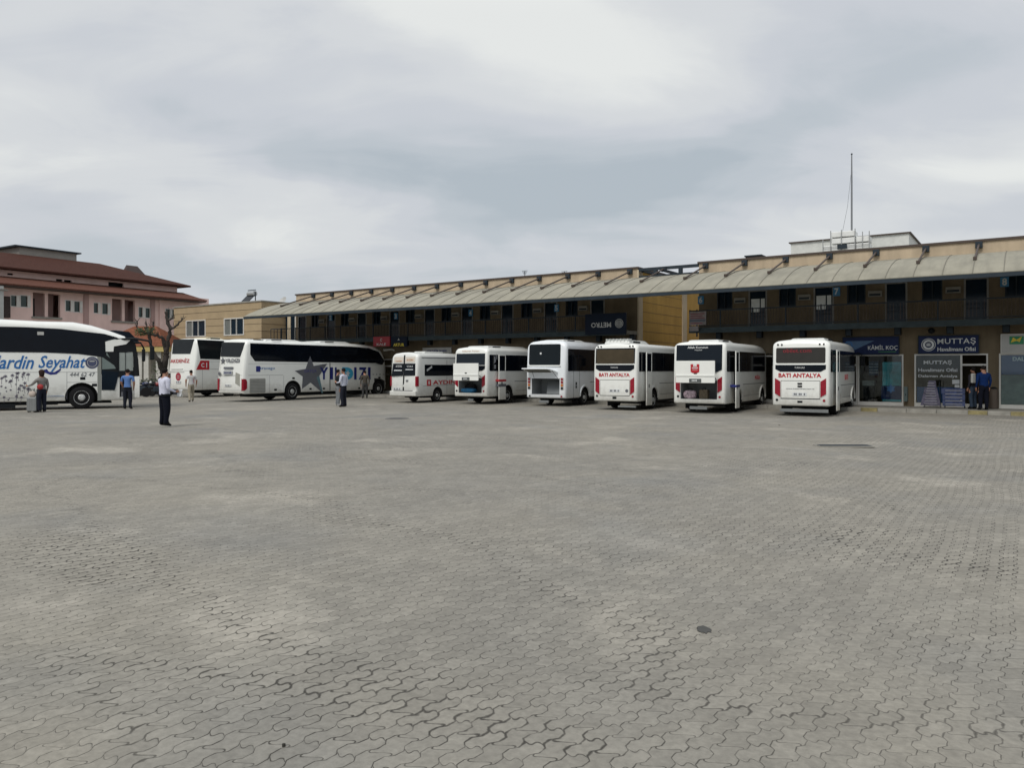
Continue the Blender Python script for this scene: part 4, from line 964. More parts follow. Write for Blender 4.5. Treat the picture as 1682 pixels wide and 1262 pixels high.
def side_door(v, x0, x1, out=.10, z0=.22, z1=2.45, col=None, gap=True, swing=0, glass_z=1.64):
    """plug door standing proud of the right side, with the dark opening ahead of it"""
    col = col or v.body.data.materials[0]
    if gap: v.side('door_opening', rrect(x1+.01, x1+.22, .42, 1.64, .01), blackp, th=.005)
    M = Matrix.Translation((x0, -v.hw-out, 0)) @ Matrix.Rotation(-swing, 4, 'Z')
    d = MB(); w = x1-x0
    d.box(0, w, -.03, .01, z0, glass_z, 0, M).box(0, .05, -.03, .01, glass_z, z1, 0, M).box(w-.05, w, -.03, .01, glass_z, z1, 0, M).box(.05, w-.05, -.03, .01, z1-.05, z1, 0, M)
    o = d.build('passenger_door', col, v.root, bevel=.008)
    MB().box(.05, w-.05, -.018, -.002, glass_z, z1-.05, 0, M).build('door_glass', blackg, o)
    MB().box(w*.35, w*.45, -.045, -.03, .95, 1.1, 0, M).build('handle', blackp, o)
    return o
def rear_glass(v, h, z0, z1, m, r=.05): return v.rear('rear_window', rrect(-h, h, z0, z1, r), m, th=.01)
def skirt_strip(v, hw, z0, z1):
    return v.rear('rear_valance', [(-hw, z1), (hw, z1), (hw, z0+.10), (hw*.8, z0), (-hw*.8, z0), (-hw, z0+.10)], blackg, th=.011)
def under(v, z0=.15, z1=.27, h0=-.75, h1=.95):
    MB().box(.1, .18, -h1, -h0, z0, z1).build('rear_step', mat('dull step', (.16,.17,.17), .6), v.root, bevel=.01)
    MB().box(.9, v.L-.9, -v.hw+.25, v.hw-.25, .26, .385).build('chassis', blackp, v.root)
    for s in (-1, 1): MB().box(1.35, 1.37, s*(v.hw-.35), s*(v.hw-.05), .12, .42).build('mud_flap', rubber, v.root)
def lifted_hatch(v, h0, h1, z0, z1, off, tilt=0, logo=None, col=None):
    col = col or v.body.data.materials[0]
    M = basis((0,-1,0), (0,0,1), (-1,0,0), (-off, 0, 0))
    zc_ = (z0+z1)/2
    if tilt: M = basis((0,-1,0), (0,0,1), (-1,0,0), (-off, 0, z1)) @ Matrix.Rotation(-tilt, 4, 'X') @ Matrix.Translation((0,-z1,0))
    mb = MB().prism(rrect(h0, h1, z0, z1, .03), M, .05); mb.prism(rrect(h0+.01, h1-.01, z0+(z1-z0)*.30, z0+(z1-z0)*.36, .005), M, .075)
    o = mb.build('hatch', col, v.root, bevel=.006)
    v2 = MB().prism(rrect(h0+.35*(h1-h0), h0+.66*(h1-h0), z0+.02, z0+(z1-z0)*.19, .01), M @ Matrix.Translation((0,0,.05)), .012)
    pl = v2.build('number_plate', mat('dark plate mount', (.08,.09,.09), .6), o)
    mb = MB(); w_ = (h1-h0)
    for k in range(4): mb.prism(rrect(h0+.42*w_+k*.055, h0+.42*w_+k*.055+.035, z0+.06, z0+(z1-z0)*.14, .003), M @ Matrix.Translation((0,0,.062)), .004)
    mb.build('plate_characters', whitet, pl)
    MB().prism(rrect(h0+.47*w_, h0+.55*w_, z0+(z1-z0)*.40, z0+(z1-z0)*.46, .01), M @ Matrix.Translation((0,0,.05)), .01).build('latch', blackp, o)
    for s in (-1,1):
        MB().tube([(.03, s*v.hw*.66, 1.33), (-off+.02, s*v.hw*.62, (z0+z1)/2)], .015, 6).build('gas_strut', darkst, o)
    return o, M
# --- bus 8, rightmost
v = minibus('rightmost white minibus, BATI ANTALYA lettering and a red sticker in the rear window', 1268.0, 1362.5, 27.7, L=7.1)
roof_corner_lamps(v, 2.66)
rear_glass(v, v.hw*.86, 1.97, 2.54, mat('dusty glass', (.035,.033,.030), .2, spec=.2))
v.rtext('obilet.com', -.12, 2.43, 1.0, .15, mat('red sticker', (.25,.01,.02), .5), name='window_sticker', off=.012)
skirt_strip(v, v.hw*.88, 1.65, 1.90); v.rtext('TURKUAZ', -.02, 1.80, .36, .065, whitet, name='badge', off=.014)
v.rtext('BATI ANTALYA', -.02, 1.515, 1.5, .155, redp, bold=.03)
tail_lights(v, .72, 1.41, v.hw*.70, v.hw*.89)
hatch_lines(v, -v.hw*.68, v.hw*.68, .66, 1.31)
v.rear('latch', [rrect(-.09,.07,1.18,1.24,.01), rrect(-.09,.07,1.08,1.14,.01)], blackp, th=.03); v.rtext('www.batiantalya.com.tr', 0, 1.02, 1.0, .045, greyp, off=.016)
v.plate(-.02, .82, off=.014); fogs(v, .60, v.hw*.82); v.rear('tow_cover', rrect(-.1,.08,.50,.58,.01), blackp, th=.004)
v.rear('bumper_line', rrect(-v.hw*.72, v.hw*.72, .635, .645, .003), greyp, th=.002)
roof_unit(v, 1.3, 3.4, 1.5, .14); side_door(v, .75, 1.35, .12, z0=.2); under(v); mirrors(v)
v.stext('BATI', 4.0, 1.42, .8, .22, redp); b8 = v
# --- bus 7, emblem, open boot
v = minibus('white minibus with a red shield emblem on its raised boot lid', 1105.5, 1191.0, 29.6, kind='open', L=7.1)
hh = v.hw
v.rear('rear_window', [(-hh*.88,2.70),(hh*.88,2.70),(hh*.88,1.72),(hh*.66,1.62),(-hh*.66,1.62),(-hh*.88,1.72)], mat('slate glass', (.008,.012,.018), .1, spec=.18), th=.01)
v.rtext('Allah Korusun', -.05, 2.60, .82, .085, whitet, off=.013, name='window_lettering', bold=.02); v.rtext('Maşallah', -.02, 2.49, .3, .06, whitet, off=.013, name='window_lettering')
h0, z1_ = v.RP(1110, 593, .55); h1, z0_ = v.RP(1174, 629.5, .55)
o, M = lifted_hatch(v, h0, h1, z0_, z1_, .5)
hc = (h0+h1)/2+.0
M2 = M @ Matrix.Translation((hc, z0_+(z1_-z0_)*.66, .05))
MB().prism([(-.17,.16),(-.07,.16),(-.07,.06),(.07,.06),(.07,.16),(.17,.16),(.17,-.14),(.09,-.18),(-.09,-.18),(-.17,-.14)], M2, .012).build('emblem', redp, o)
MB().prism(rrect(-.12,.12,.0,.03,.01), M2, .016).prism(rrect(-.03,.03,.09,.15,.01), M2, .016).prism(rrect(-.1,.1,-.06,-.045,.004), M2, .016).build('emblem_mark', whitet, o)
tail_lights(v, .82, 1.45, hh*.72, hh*.89); fogs(v, .66, hh*.80)
roof_unit(v, .5, 2.9, 1.5, .12); side_door(v, .72, 1.22, .2, z0=.2)
v.side('door_stripe', rrect(.70, 1.24, 1.03, 1.12, .01), navyp, th=.24); v.stext('MUĞLA', 5.0, 1.40, .9, .22, redp); mirrors(v); under(v, h0=-.4, h1=.3)
b7 = v
# --- bus 6
v = minibus('white BATI ANTALYA minibus with bronze rear glass and a ribbed roof unit', 974.5, 1046.0, 31.8, L=7.1)
roof_corner_lamps(v, 2.70)
rear_glass(v, v.hw*.86, 1.97, 2.57, browng)
v.rear('window_surround', [rrect(-v.hw*.9,v.hw*.9,2.57,2.62,.01), rrect(-v.hw*.9,-v.hw*.86,1.97,2.57,.01), rrect(v.hw*.86,v.hw*.9,1.97,2.57,.01)], blackg, th=.009)
skirt_strip(v, v.hw*.88, 1.66, 1.92); v.rtext('TURKUAZ', -.02, 1.81, .34, .06, whitet, name='badge', off=.014)
v.rtext('BATI ANTALYA', -.02, 1.50, 1.4, .15, redp, bold=.03)
tail_lights(v, .68, 1.40, v.hw*.71, v.hw*.89); hatch_lines(v, -v.hw*.68, v.hw*.68, .62, 1.28)
v.plate(.0, .83, off=.014); fogs(v, .60, v.hw*.82); v.rear('tow_cover', rrect(-.1,.08,.48,.58,.01), blackp, th=.004)
v.rear('round_sticker', [(x+.55, y+.83) for x, y in disc(.07)], greyp, th=.016)
roof_unit(v, .15, 2.6, 1.35, .17, fins=True); side_door(v, .78, 1.4, .10, z0=.2); under(v, z0=.13, z1=.2, h0=.1, h1=.9); mirrors(v)
# --- bus 5, tall van-like minibus with opened boot flap
v = minibus('tall rounded white minibus with its boot flap raised level and the boot empty', 864.0, 929.0, 35.2, L=6.9, H=3.10, kind='open', mainm=mat('cool white paint', (.74,.77,.79), .28, var=.03, dirt=(.9,(.33,.31,.27),.5), coat=.25), rt=.3, wr=.38, xr=2.0)
hh = v.hw
v.rear('rear_window', rrect(-hh*.86, hh*.72, 1.93, 2.90, .08), mat('blue black glass', (.005,.009,.012), .09, spec=.18), th=.01)
mb = MB(); mb.prism(disc(.05,12), v.MR(-.28,2.47,.012), .004); mb.build('window_sticker', whitet, v.root)
v.rear('window_moulding', rrect(-hh*.9, hh*.74, 1.86, 1.925, .02), whitep, th=.03)
mb = MB(); M = basis((0,-1,0),(-.96,0,.28),(-.28,0,-.96),(0,0,1.62)); mb.prism([(-hh*.88,0),(hh*.62,0),(hh*.45,.52),(hh*.34,.60),(-hh*.90,.60)], M, .05); o = mb.build('hatch', v.body.data.materials[0], v.root, bevel=.01)
MB().prism(rrect(-hh*.8,hh*.36,.08,.5,.05), M @ Matrix.Translation((0,0,.05)), .02).build('hatch_liner', mat('grey lining', (.12,.12,.10), .8), o)
for s in (-1,1): MB().tube([(.04,s*hh*.6,1.3),(-.35,s*hh*.5,1.68)], .010, 6).build('gas_strut', darkst, o)
tail_lights(v, .78, 1.34, hh*.74, hh*.92, 'round'); v.rear('bumper_line', rrect(-hh*.8,hh*.8,.545,.555,.003), greyp, th=.002)
fogs(v, .47, hh*.8); MB().add([(.3,-hh*.6,.575),(.3,hh*.1,.575),(.8,hh*.3,1.15),(.8,-hh*.6,1.15)], [(0,1,2,3)]).build('load_board', loadm, v.root)
v.side('door_line', [rrect(.80,.82,.3,1.64,.003), rrect(1.42,1.44,.3,1.64,.003)], blackp, th=.003); v.side('door_handle', [rrect(1.02,1.1,.98,1.12,.01), rrect(1.02,1.1,.84,.95,.01)], blackp, th=.03)
roof_unit(v, .7, 3.2, 1.3, .10); under(v, h0=-.4, h1=.1); mirrors(v)
# --- bus 4, blue bag in the boot
v = minibus('white minibus with raised boot lid and a blue bag in the boot beside the van', 745.5, 799.5, 37.2, L=7.1, kind='open', H=2.84)
hh = v.hw
v.rear('rear_window', [(-hh*.87,2.50),(hh*.87,2.50),(hh*.87,1.94),(-hh*.87,1.94)], mat('blue grey glass', (.012,.018,.025), .1, spec=.18), th=.01); skirt_strip(v, hh*.88, 1.66, 1.90)
v.rtext('Dalaman Turizm', 0, 2.62, 1.0, .06, mat('faded orange', (.45,.25,.15), .6))
h0, z1_ = v.RP(744.5, 597, .55); h1, z0_ = v.RP(785.5, 625.5, .55)
lifted_hatch(v, h0, h1, z0_, z1_, .5)
tail_lights(v, .85, 1.45, hh*.73, hh*.9); fogs(v, .66, hh*.82)
roof_unit(v, .6, 4.6, 1.5, .12); side_door(v, .82, 1.45, .16, z0=.22); v.side('door_stripe', rrect(.80,1.47,1.12,1.22,.01), redp, th=.2); v.side('door_grey_band', rrect(.80,1.47,.86,1.0,.01), greyp, th=.2)  # red stripe with a grey band below it on the door
v.side('window_sticker', [[(.62,2.0),(.8,2.1),(.75,2.4),(.66,2.35)], rrect(.85,.95,2.2,2.42,.02), rrect(.66,.8,1.75,1.95,.03)], mat('grey sticker', (.25,.26,.28), .6), th=.012)
v.side('roof_sticker', rrect(2.6,4.0,2.62,2.74,.01), mat('pink sticker', (.5,.28,.25), .6), th=-.01) if False else None
under(v, h0=-.2, h1=.1); mirrors(v); b4 = v
# --- luggage standing in boots
def luggage(name, label, cat, v, x, h, z, dims, m, rot=0, soft=False):
    p = v.o+v.f*x-v.l*h; r = thing(name, label, cat, (p.x, p.y, z), v.th+rot, None); a, b, c = dims
    if soft:
        mb = MB(); n = 10
        mb.sphere((0,0,c/2), (a/2,b/2,c/2), n=14, k=8)
        for i, q in enumerate(mb.v):
            x_, y_, z_ = q; kx = lambda t_, d_: math.copysign(min(abs(t_)*1.35, d_/2), t_)
            mb.v[i] = (kx(x_, a), kx(y_, b), max(0, min(c, c/2+(z_-c/2)*1.2)))
        mb.build('bag_body', m, r, smooth=50)
    else: MB().box(-a/2,a/2,-b/2,b/2,0,c).build('case', m, r, bevel=.03)
    MB().tube([(0,-b*.2,c-.02),(0,-b*.15,c+.07),(0,b*.15,c+.07),(0,b*.2,c-.02)], .014, 6).build('handle', blackp, r, smooth=60)
    return r
luggage('patterned_bag', 'white and pink patterned bag lying in the open boot of the minibus with red emblem', 'bag', b7, .25, -.42, .565, (.35,.46,.33), mat('patterned cloth', (.5,.38,.42), .8, var=.7, vs=14), soft=True)
luggage('cardboard_case', 'brown striped case standing in the open boot of the minibus with red emblem', 'case', b7, .35, .12, .565, (.3,.34,.36), mat('brown stripe cloth', (.14,.11,.07), .8, var=.4, vs=8))
luggage('holdall', 'bright blue holdall lying in the boot of the minibus beside the van', 'bag', b4, .22, -.22, .565, (.35,.75,.22), mat('blue cloth', (.01,.12,.25), .7, var=.3, vs=6), soft=True)
luggage('dark_bag', 'dark soft bag behind the blue holdall in the minibus boot', 'bag', b4, .68, -.42, .565, (.35,.55,.42), mat('charcoal cloth', (.02,.018,.022), .8), soft=True)
# --- van (bus 3)
v = Veh('passenger_van', 'white high roof van with red AYDIN lettering, split rear doors, right of the big coach', 'van', None, 684.5, 38.8, 58.5, pxl=641.5, L=6.6, H=2.60, zb=.34)
v.rk = (1.3, .10)
for x in (1.75, 5.3):
    for s in (-1,1): v.cut.append(('cyl', x, .38, .43, s))
v.loft([(0,.10,.16,.10),(.02,.05,.09,.04),(.06,.02,.04,.01),(.13,0,.01,0),(.3,0,0,0),(1.2,0,0,0),(3,0,0,0),(4.3,0,.02,0),(4.9,.02,.12,0),(5.4,.05,.55,0),(5.9,.08,1.25,0),(6.3,.12,1.42,0),(6.6,.25,1.6,.05)], [white2, wellm, loadm], rt=.22)
v.wheels((1.75, 5.3), .35, .22); hh = v.hw
rw = v.rear('rear_window', [[(-hh*.86,2.02),(-hh*.07,2.02),(-hh*.07,1.40),(-hh*.92,1.36)], [(hh*.05,2.02),(hh*.84,2.02),(hh*.88,1.40),(hh*.05,1.40)]], blackg, th=.01)
v.rear('door_gap', rrect(-hh*.06, hh*.04, .58, 2.45, .01), blackp, th=.015)
v.rear('roof_sticker', [rrect(-hh*.8,-hh*.09,2.08,2.36,.02), rrect(hh*.07,hh*.8,2.08,2.36,.02)], mat('cream sticker', (.6,.55,.48), .6), th=.012)
v.rtext('TURİZM', -hh*.44, 2.15, .42, .08, mat('orange lettering', (.5,.22,.08), .6), off=.013); v.rtext('AYDIN', hh*.42, 2.2, .42, .09, mat('orange lettering', (.5,.22,.08), .6), off=.013)
v.rtext('AYDIN', -hh*.4, 1.88, .4, .1, whitet, off=.012, par=rw); v.rtext('SÖKE', hh*.45, 1.88, .4, .1, whitet, off=.012, par=rw); v.rear('window_bar', [rrect(-hh*.75,-hh*.15,1.64,1.69,.01), rrect(hh*.12,hh*.7,1.69,1.73,.01)], whitet, th=.014)
for s in (-1,1):
    t_ = v.rear('tail_light', rrect(s*hh*.9, s*hh*1.0, .86, 1.36, .02), redl, th=.02); v.side('side_lens', rrect(.01,.16,.86,1.36,.02), redl, th=.012, side=s)
MB().box(-.10, .25, -hh*.99, hh*.99, .36, .62).build('rear_bumper', white2, v.root, bevel=.04)
v.rear('bumper_step', rrect(-hh*.7,hh*.72,.62,.635,.004), blackp, th=.09); v.plate(-hh*.5, .72, off=.01); v.rear('handle', rrect(hh*.2,hh*.36,1.1,1.18,.01), greyp, th=.03)
sx0, _ = v.SP(697.5, 610); sx1, _ = v.SP(760, 610)
wn_ = v.side('side_window', rrect(sx0, 4.6, 1.38, 1.96, .04), blackg); v.side('side_window', rrect(.6, 4.6, 1.38, 1.96, .04), blackg, side=1)
mb = MB()
for k in range(5): mb.prism(rrect(k*.09, k*.09+.06, k*.04, k*.04+.12, .01), v.MS(sx0+.18, 1.62, .012), .003)
mb.build('diagonal_sticker', whitet, wn_)
lx, lz = v.SP(704.5, 629); mb = MB(); mb.prism(rrect(-.17,.17,-.16,.16,.03), v.MS(lx, lz, .0), .01); e_ = mb.build('emblem', redp, v.root)
MB().prism(rrect(-.05,.05,-.09,.09,.02), v.MS(lx, lz, .01), .004).build('emblem_mark', whitet, e_)
x0, z_ = v.SP(711, 628.5); x1 = v.SP(748, 628.5)[0]; v.stext('AYDIN', (x0+x1)/2, z_, x1-x0, .22, redp, bold=.02)
v.side('sliding_door_line', [rrect(2.55,2.57,.4,2.2,.003), rrect(3.9,3.92,.4,2.2,.003), rrect(.5,4.0,.86,.875,.003)], greyp, th=.003)
v.side('roof_rail', rrect(.4,4.6,2.30,2.34,.01), greyp, th=.006); MB().box(1.3, 2.9, -.35, .35, 2.56, 2.66).build('roof_vent', whitep, v.root, bevel=.03)
MB().box(.9, 5.6, -hh+.2, hh-.2, .24, .345).build('chassis', blackp, v.root); MB().tube([(0,-hh*.6,.22),(0,-hh*.6,.36)], .04, 6).build('tow_hook', blackp, v.root); mirrors(v, z=1.5, x=5.2)
# --- coach 3, big white with grey star
GC = 'large white touring coaches'
def coach_common(v, st, wx, wr=.50, mats=None):
    for x in wx:
        for s in (-1,1): v.cut.append(('cyl', x, wr+.02, wr+.12, s))
    v.loft(st, mats or [white, wellm, loadm], rt=.25)
    v.wheels(wx, wr, .30)
    MB().box(1.2, v.L-1.5, -v.hw+.3, v.hw-.3, .22, v.zb+.01).build('chassis', blackp, v.root)
    L, hw = v.L, v.hw
    mb = MB().add([(L-.4,-hw+.12,1.3),(L-.4,hw-.12,1.3),(L-1.1,hw-.1,v.H-.45),(L-1.1,-hw+.1,v.H-.45),(L+.03,-hw+.35,1.3),(L+.03,hw-.35,1.3),(L-.62,hw-.3,v.H-.45),(L-.62,-hw+.3,v.H-.45)],
           [(0,3,2,1),(4,5,6,7),(0,1,5,4),(1,2,6,5),(2,3,7,6),(3,0,4,7)]); mb.build('windscreen', blackg, v.root)
    for s in (-1,1): MB().sphere((L-.12, s*(hw-.4), .8), (.12,.2,.12)).build('head_lamp', whitet, v.root, smooth=60)
def spoly(v, pts, dx=0): return [v.SP(a, b) for a, b in pts]
v = Veh('coach', 'long white touring coach with a big grey star and YILDIZI lettering', 'coach', GC, 400.0, 40.0, 58.0, pxl=357.5, L=11.4, H=3.33, zb=.42)
c3 = v; v.rk = (1.5, .12)
wxr = v.SP(481, 640)[0]; wxf = v.SP(622.5, 640)[0]
coach_common(v, [(0,.12,.22,.12),(.02,.06,.13,.05),(.07,.02,.06,.01),(.15,0,.02,0),(.35,0,0,0),(1.2,0,0,0),(4,0,0,0),(7,0,0,0),(9,0,.02,0),(10,.01,.08,0),(10.7,.05,.3,0),(11.1,.12,.75,0),(11.3,.22,1.4,.02),(11.4,.35,1.9,.1)], (wxr, wxf), .48)
zt0 = v.SP(410,563)[1]; zb0 = 2.18
v.rk = (1.5, .12)
x0 = v.SP(411,580)[0]
zl_, zh_ = v.SP(415,593.5)[1], v.SP(415,564)[1]
v.side('side_window', [(x0, zh_), (x0, zl_+.35), (x0+.3, zl_), (10.1, zl_-.05), (10.75, zl_-.15), (10.95, zl_+.1), (10.4, zh_-.28), (9.5, zh_-.06), (8, zh_)], blackg)
v.side('side_window', [(x0, zh_), (x0, zl_+.35), (x0+.3, zl_), (10.1, zl_-.05), (10.75, zl_-.15), (10.95, zl_+.1), (10.4, zh_-.28), (9.5, zh_-.06), (8, zh_)], blackg, side=1)
hh = v.hw
def rq(v, pts): return [v.RP(a, b) for a, b in pts]
v.rear('rear_window', rq(v, [(359.5,562),(397,562.5),(395.5,572),(391.5,586.5),(359.5,585.5)]), greyg, th=.01)
mb = MB(); h_, z_ = v.RP(364,593); mb.prism(star(.22,.4), v.MR(h_, z_, .003), .01); mb.build('star_emblem', greyp, v.root)
h_, z_ = v.RP(380,592.5); v.rtext('YILDIZI', h_, z_, 1.15, .2, greyp, bold=.03)
h_, z_ = v.RP(374,604.5); v.rear('vent', rrect(h_-.38,h_+.38,z_-.06,z_+.05,.02), greyp, th=.006)
h_, z_ = v.RP(374,612.5); v.rear('phone_sticker', rrect(h_-.36,h_+.36,z_-.10,z_+.10,.02), silver, th=.006); v.rtext('444 0 048', h_, z_, .6, .09, navyp, off=.01)
h_, z_ = v.RP(360.5,614); mb = MB(); mb.prism(star(.14,.5,6), v.MR(h_, z_, .003), .01); mb.build('round_emblem', greyp, v.root)
ga = rq(v, [(387,612),(394,615),(394,635),(386.5,630)]); v.rear('engine_grille', ga, mat('grille grey', (.30,.30,.26), .6), th=.01)
h_, z_ = v.RP(375,633.5); v.plate(h_, z_)
for s in (-1,1):
    t_ = v.rear('tail_light', [(s*hh*.97,1.20),(s*hh*.97,.62),(s*hh*.86,.58),(s*hh*.86,1.22)], redl, th=.02)
    v.side('side_lens', [(.0,1.22),(.16,1.20),(.22,1.08),(.22,.72),(.1,.62),(.0,.6)], redl, th=.015, side=s, par=t_)
v.rear('panel_gap', [rrect(-hh*.9,hh*.9,1.40,1.412,.002), rrect(-hh*.9,hh*.9,.60,.612,.002)], greyp, th=.002)
v.rear('bumper_strip', rrect(-hh*.9,hh*.9,.44,.455,.004), blackp, th=.004)
g0 = v.SP(410,622); g1 = v.SP(436,646); gm = mat('side grille', (.30,.30,.27), .6)
go = v.side('side_grille', rrect(g0[0], g1[0], g1[1]+.02, g0[1], .06), gm, th=.008)
mb = MB()
for k in range(9): mb.prism(rrect(g0[0]+.04, g1[0]-.04, g1[1]+.06+k*(g0[1]-g1[1]-.1)/9, g1[1]+.075+k*(g0[1]-g1[1]-.1)/9, .003), v.MS(0,0,.008), .006)
mb.build('louvre', greyp, go)
gaps = []
for px in (443, 466, 506, 596):
    x = v.SP(px,630)[0]; gaps.append(rrect(x-.006,x+.006,.46,1.75 if px > 470 else 1.38,.002))
gaps.append(rrect(.3, 10.6, zl_-.14, zl_-.13, .002)); gaps.append(rrect(.3, wxr-.7, 1.40, 1.412, .002))
v.side('panel_gap', gaps, greyp, th=.002)
x = v.SP(542,630)[0]; v.side('rear_door_gap', rrect(x-.03,x+.03,.46,zl_-.05,.003), blackp, th=.004)
fl = []
for px, py in ((482,621.5),(510,639),(532,638.5),(590,638),(452.5,640.5),(623.5,620.5)):
    x, z_ = v.SP(px,py); fl.append(rrect(x-.09,x+.09,z_-.05,z_+.05,.01))
v.side('locker_latch', fl, blackp, th=.006)
pts = [(475,360),(520,490),(700,460),(595,620),(643,850),(480,710),(368,795),(378,630),(275,555),(415,530)]
v.side('star_decal', spoly(v, [(450+a/8.01, 540+b/8.01) for a, b in pts]), greyp, th=.012)
v.side('star_edge', spoly(v, [(450+a/8.01, 540+b/8.01) for a, b in [(560,640),(595,620),(643,850),(628,845)]]), mat('teal edge', (.10,.19,.22), .5), th=.014)
ln = [('Y',525,538.8),('I',542.6,546.8),('L',550,558),('I',581.5,585.5),('Z',589,602),('I',604.2,608.5)]
for ch, a, b in ln:
    xa, za = v.SP(a,623.5); xb, _ = v.SP(b,623.5); zt_ = v.SP((a+b)/2,603.5)[1]; zb_ = v.SP((a+b)/2,623.7)[1]
    v.stext(ch, (xa+xb)/2, (zt_+zb_)/2, xb-xa, zt_-zb_, navyp, bold=.035, off=.006, name='letter')
xa, z1_ = v.SP(562,603.5); xb, z0_ = v.SP(580,624)
zc_ = (z1_+z0_)/2; rr_ = (z1_-z0_)/2
cp = [(xa, z0_)]+[(xa+(xb-xa)*.4+(xb-xa)*.6*sin(pi*k/14), zc_-rr_*cos(pi*k/14)) for k in range(15)]+[(xa, z1_)]
d_ = v.side('letter_disc', cp, cyanp, th=.012); mb = MB(); mb.prism(star(.22,.4,5,.2), v.MS((xa+xb)/2+.0, zc_, .012), .004); mb.build('star_emblem', whitet, d_)
x, z_ = v.SP(510,610); v.stext('DATÇA', x, z_, .9, .2, mat('violet lettering', (.06,.05,.2), .5), off=.013)
x, z_ = v.SP(424,606); v.side('flag_emblem', rrect(x-.14,x+.14,z_-.16,z_+.14,.03), navyp, th=.008); x2 = v.SP(440,605)[0]; v.stext('travego', (x+x2)/2+.3, z_, 1.0, .17, bluep)
x, z_ = v.SP(625,615); v.stext('T İ R E M', x, z_, 1.6, .09, greyp)
roof_unit(v, 1.6, 4.2, 1.9, .10); roof_unit(v, 5.6, 8.2, 1.8, .12); roof_unit(v, .5, 1.4, 1.6, .06)
mb = MB().tube([(11.0,-hh+.1,2.95),(11.5,-hh-.15,3.0),(11.85,-hh-.35,2.85)], [.08,.07,.05], 8).build('mirror_arm', whitep, v.root, smooth=60)
MB().box(11.7,11.85,-hh-.5,-hh-.25,2.3,2.8).build('mirror', blackp, mb, bevel=.03)
# --- coach 2 AKDENIZ
v = Veh('coach', 'white coach marked AKDENİZ in red with a round red emblem on its back', 'coach', GC, 319.5, 46.3, 58.5, pxl=277.0, L=8.4, H=3.62, zb=.45)
v.rk = (1.7, .12)
coach_common(v, [(0,.12,.22,.12),(.02,.06,.13,.05),(.07,.02,.06,.01),(.15,0,.02,0),(.35,0,0,0),(1.2,0,0,0),(4,0,0,0),(6,0,.02,0),(7,.01,.08,0),(7.7,.05,.3,0),(8.1,.12,.75,0),(8.3,.22,1.4,.02),(8.4,.35,1.9,.1)], (2.6, 6.4), .48)
hh = v.hw
v.rear('rear_window', rq(v, [(279.5,557.5),(313.5,557),(312.5,566),(310,581.5),(280,581.5)]), greyg, th=.01)
h_, z_ = v.RP(294.5,592); v.rtext('AKDENİZ', h_, z_, 1.85, .30, redp, bold=.008, off=.012)
v.side('side_window', spoly(v, [(324,558),(368,560),(368,591),(329,589.5)]), greyg)
v.side('side_window', rrect(.6,7.2,2.3,3.25,.06), greyg, side=1)
zz = v.SP(335,559)[1]
x, z_ = v.SP(334,600); a_ = .42
fl_ = v.side('red_emblem', [(x-.5,z_-.28),(x+.42,z_-.28),(x+.42,z_+.28),(x-.2,z_+.28)], redp, th=.008)
mb = MB(); mb.prism(ring(.08,.13,14,.7,5.6), v.MS(x-.02,z_,.008), .004); mb.prism(rrect(.2,.26,-.16,.16,.01), v.MS(x,z_,.008), .004); mb.build('emblem_mark', whitet, fl_)
h_, z_ = v.RP(293,619); mb = MB(); mb.prism(disc(.25,20), v.MR(h_,z_,.003), .012); e_ = mb.build('round_emblem', mat('dull red', (.32,.03,.05), .5), v.root)
MB().prism(rrect(-.12,.12,-.08,-.05,.01), v.MR(h_,z_,.015), .004).prism(rrect(-.12,.12,.03,.06,.01), v.MR(h_,z_,.015), .004).build('emblem_mark', palew, e_)
h_, z_ = v.RP(293.5,628); v.plate(h_, z_, .48, .16)
h_, z_ = v.RP(291,606); v.rear('vent_ridge', [rrect(h_-.55,h_+.55,z_-.03,z_+.02,.01), rrect(h_-.7,h_+.7,z_-.20,z_-.15,.01)], whitep, th=.03)
v.rear('panel_gap', [rrect(-hh*.85,hh*.85,1.62,1.635,.002), rrect(-hh*.85,-hh*.83,.6,1.6,.002)], greyp, th=.002)
v.side('panel_gap', [rrect(.3,7.5,1.72,1.732,.002), rrect(.5,7.5,2.18,2.19,.002), rrect(.55,.562,.5,2.2,.002), rrect(3.3,3.32,.5,1.7,.002)], greyp, th=.003)
for s in (-1,1): v.rear('tail_light', [(s*hh*.97,1.3),(s*hh*.97,.8),(s*hh*.88,.76),(s*hh*.88,1.32)], redl, th=.02)
ru = roof_unit(v, 1.2, 2.7, 1.5, .16, mat_=mat('cream unit', (.55,.5,.36), .6)); roof_unit(v, 4.0, 6.5, 1.8, .14)
# --- coach 1, nearest, side on
th1 = 29.0
Yf = 34.4; fx = (225-CX)/F*Yf; f_ = Vector((cos(R(th1)), sin(R(th1)))); rr_ = Vector((fx, Yf))-f_*12.2
v = Veh('coach', 'nearest white coach seen side on at the left edge with blue script Mardin Seyahat', 'coach', GC, CX+F*rr_.x/rr_.y, rr_.y, th1, W=2.5, L=12.2, H=3.88, zb=.36)
v.rk = (1.7, .1)
wf1 = v.SP(134,650)[0]; wd = v.SP(197,640)[0]
st = [(0,.12,.3,.12),(.02,.06,.15,.05),(.07,.02,.06,.01),(.15,0,.02,0),(.35,0,0,0),(1.2,0,0,0),(4,0,0,0),(7,0,.0,0),(8.2,0,.04,0)]
for px, py in ((60,524.5),(90,525),(120,528),(150,534),(180,543),(205,552)):
    x, z = v.SP(px, py, -.6); st.append((x, .0 if px < 190 else .04, max(.05, v.H-z), 0))
L1 = v.L
st += [(L1-.25,.12,1.1,0),(L1-.08,.22,1.7,.02),(L1,.34,2.3,.08)]
st = [s_ for i, s_ in enumerate(st) if i == 0 or s_[0] > st[i-1][0]]
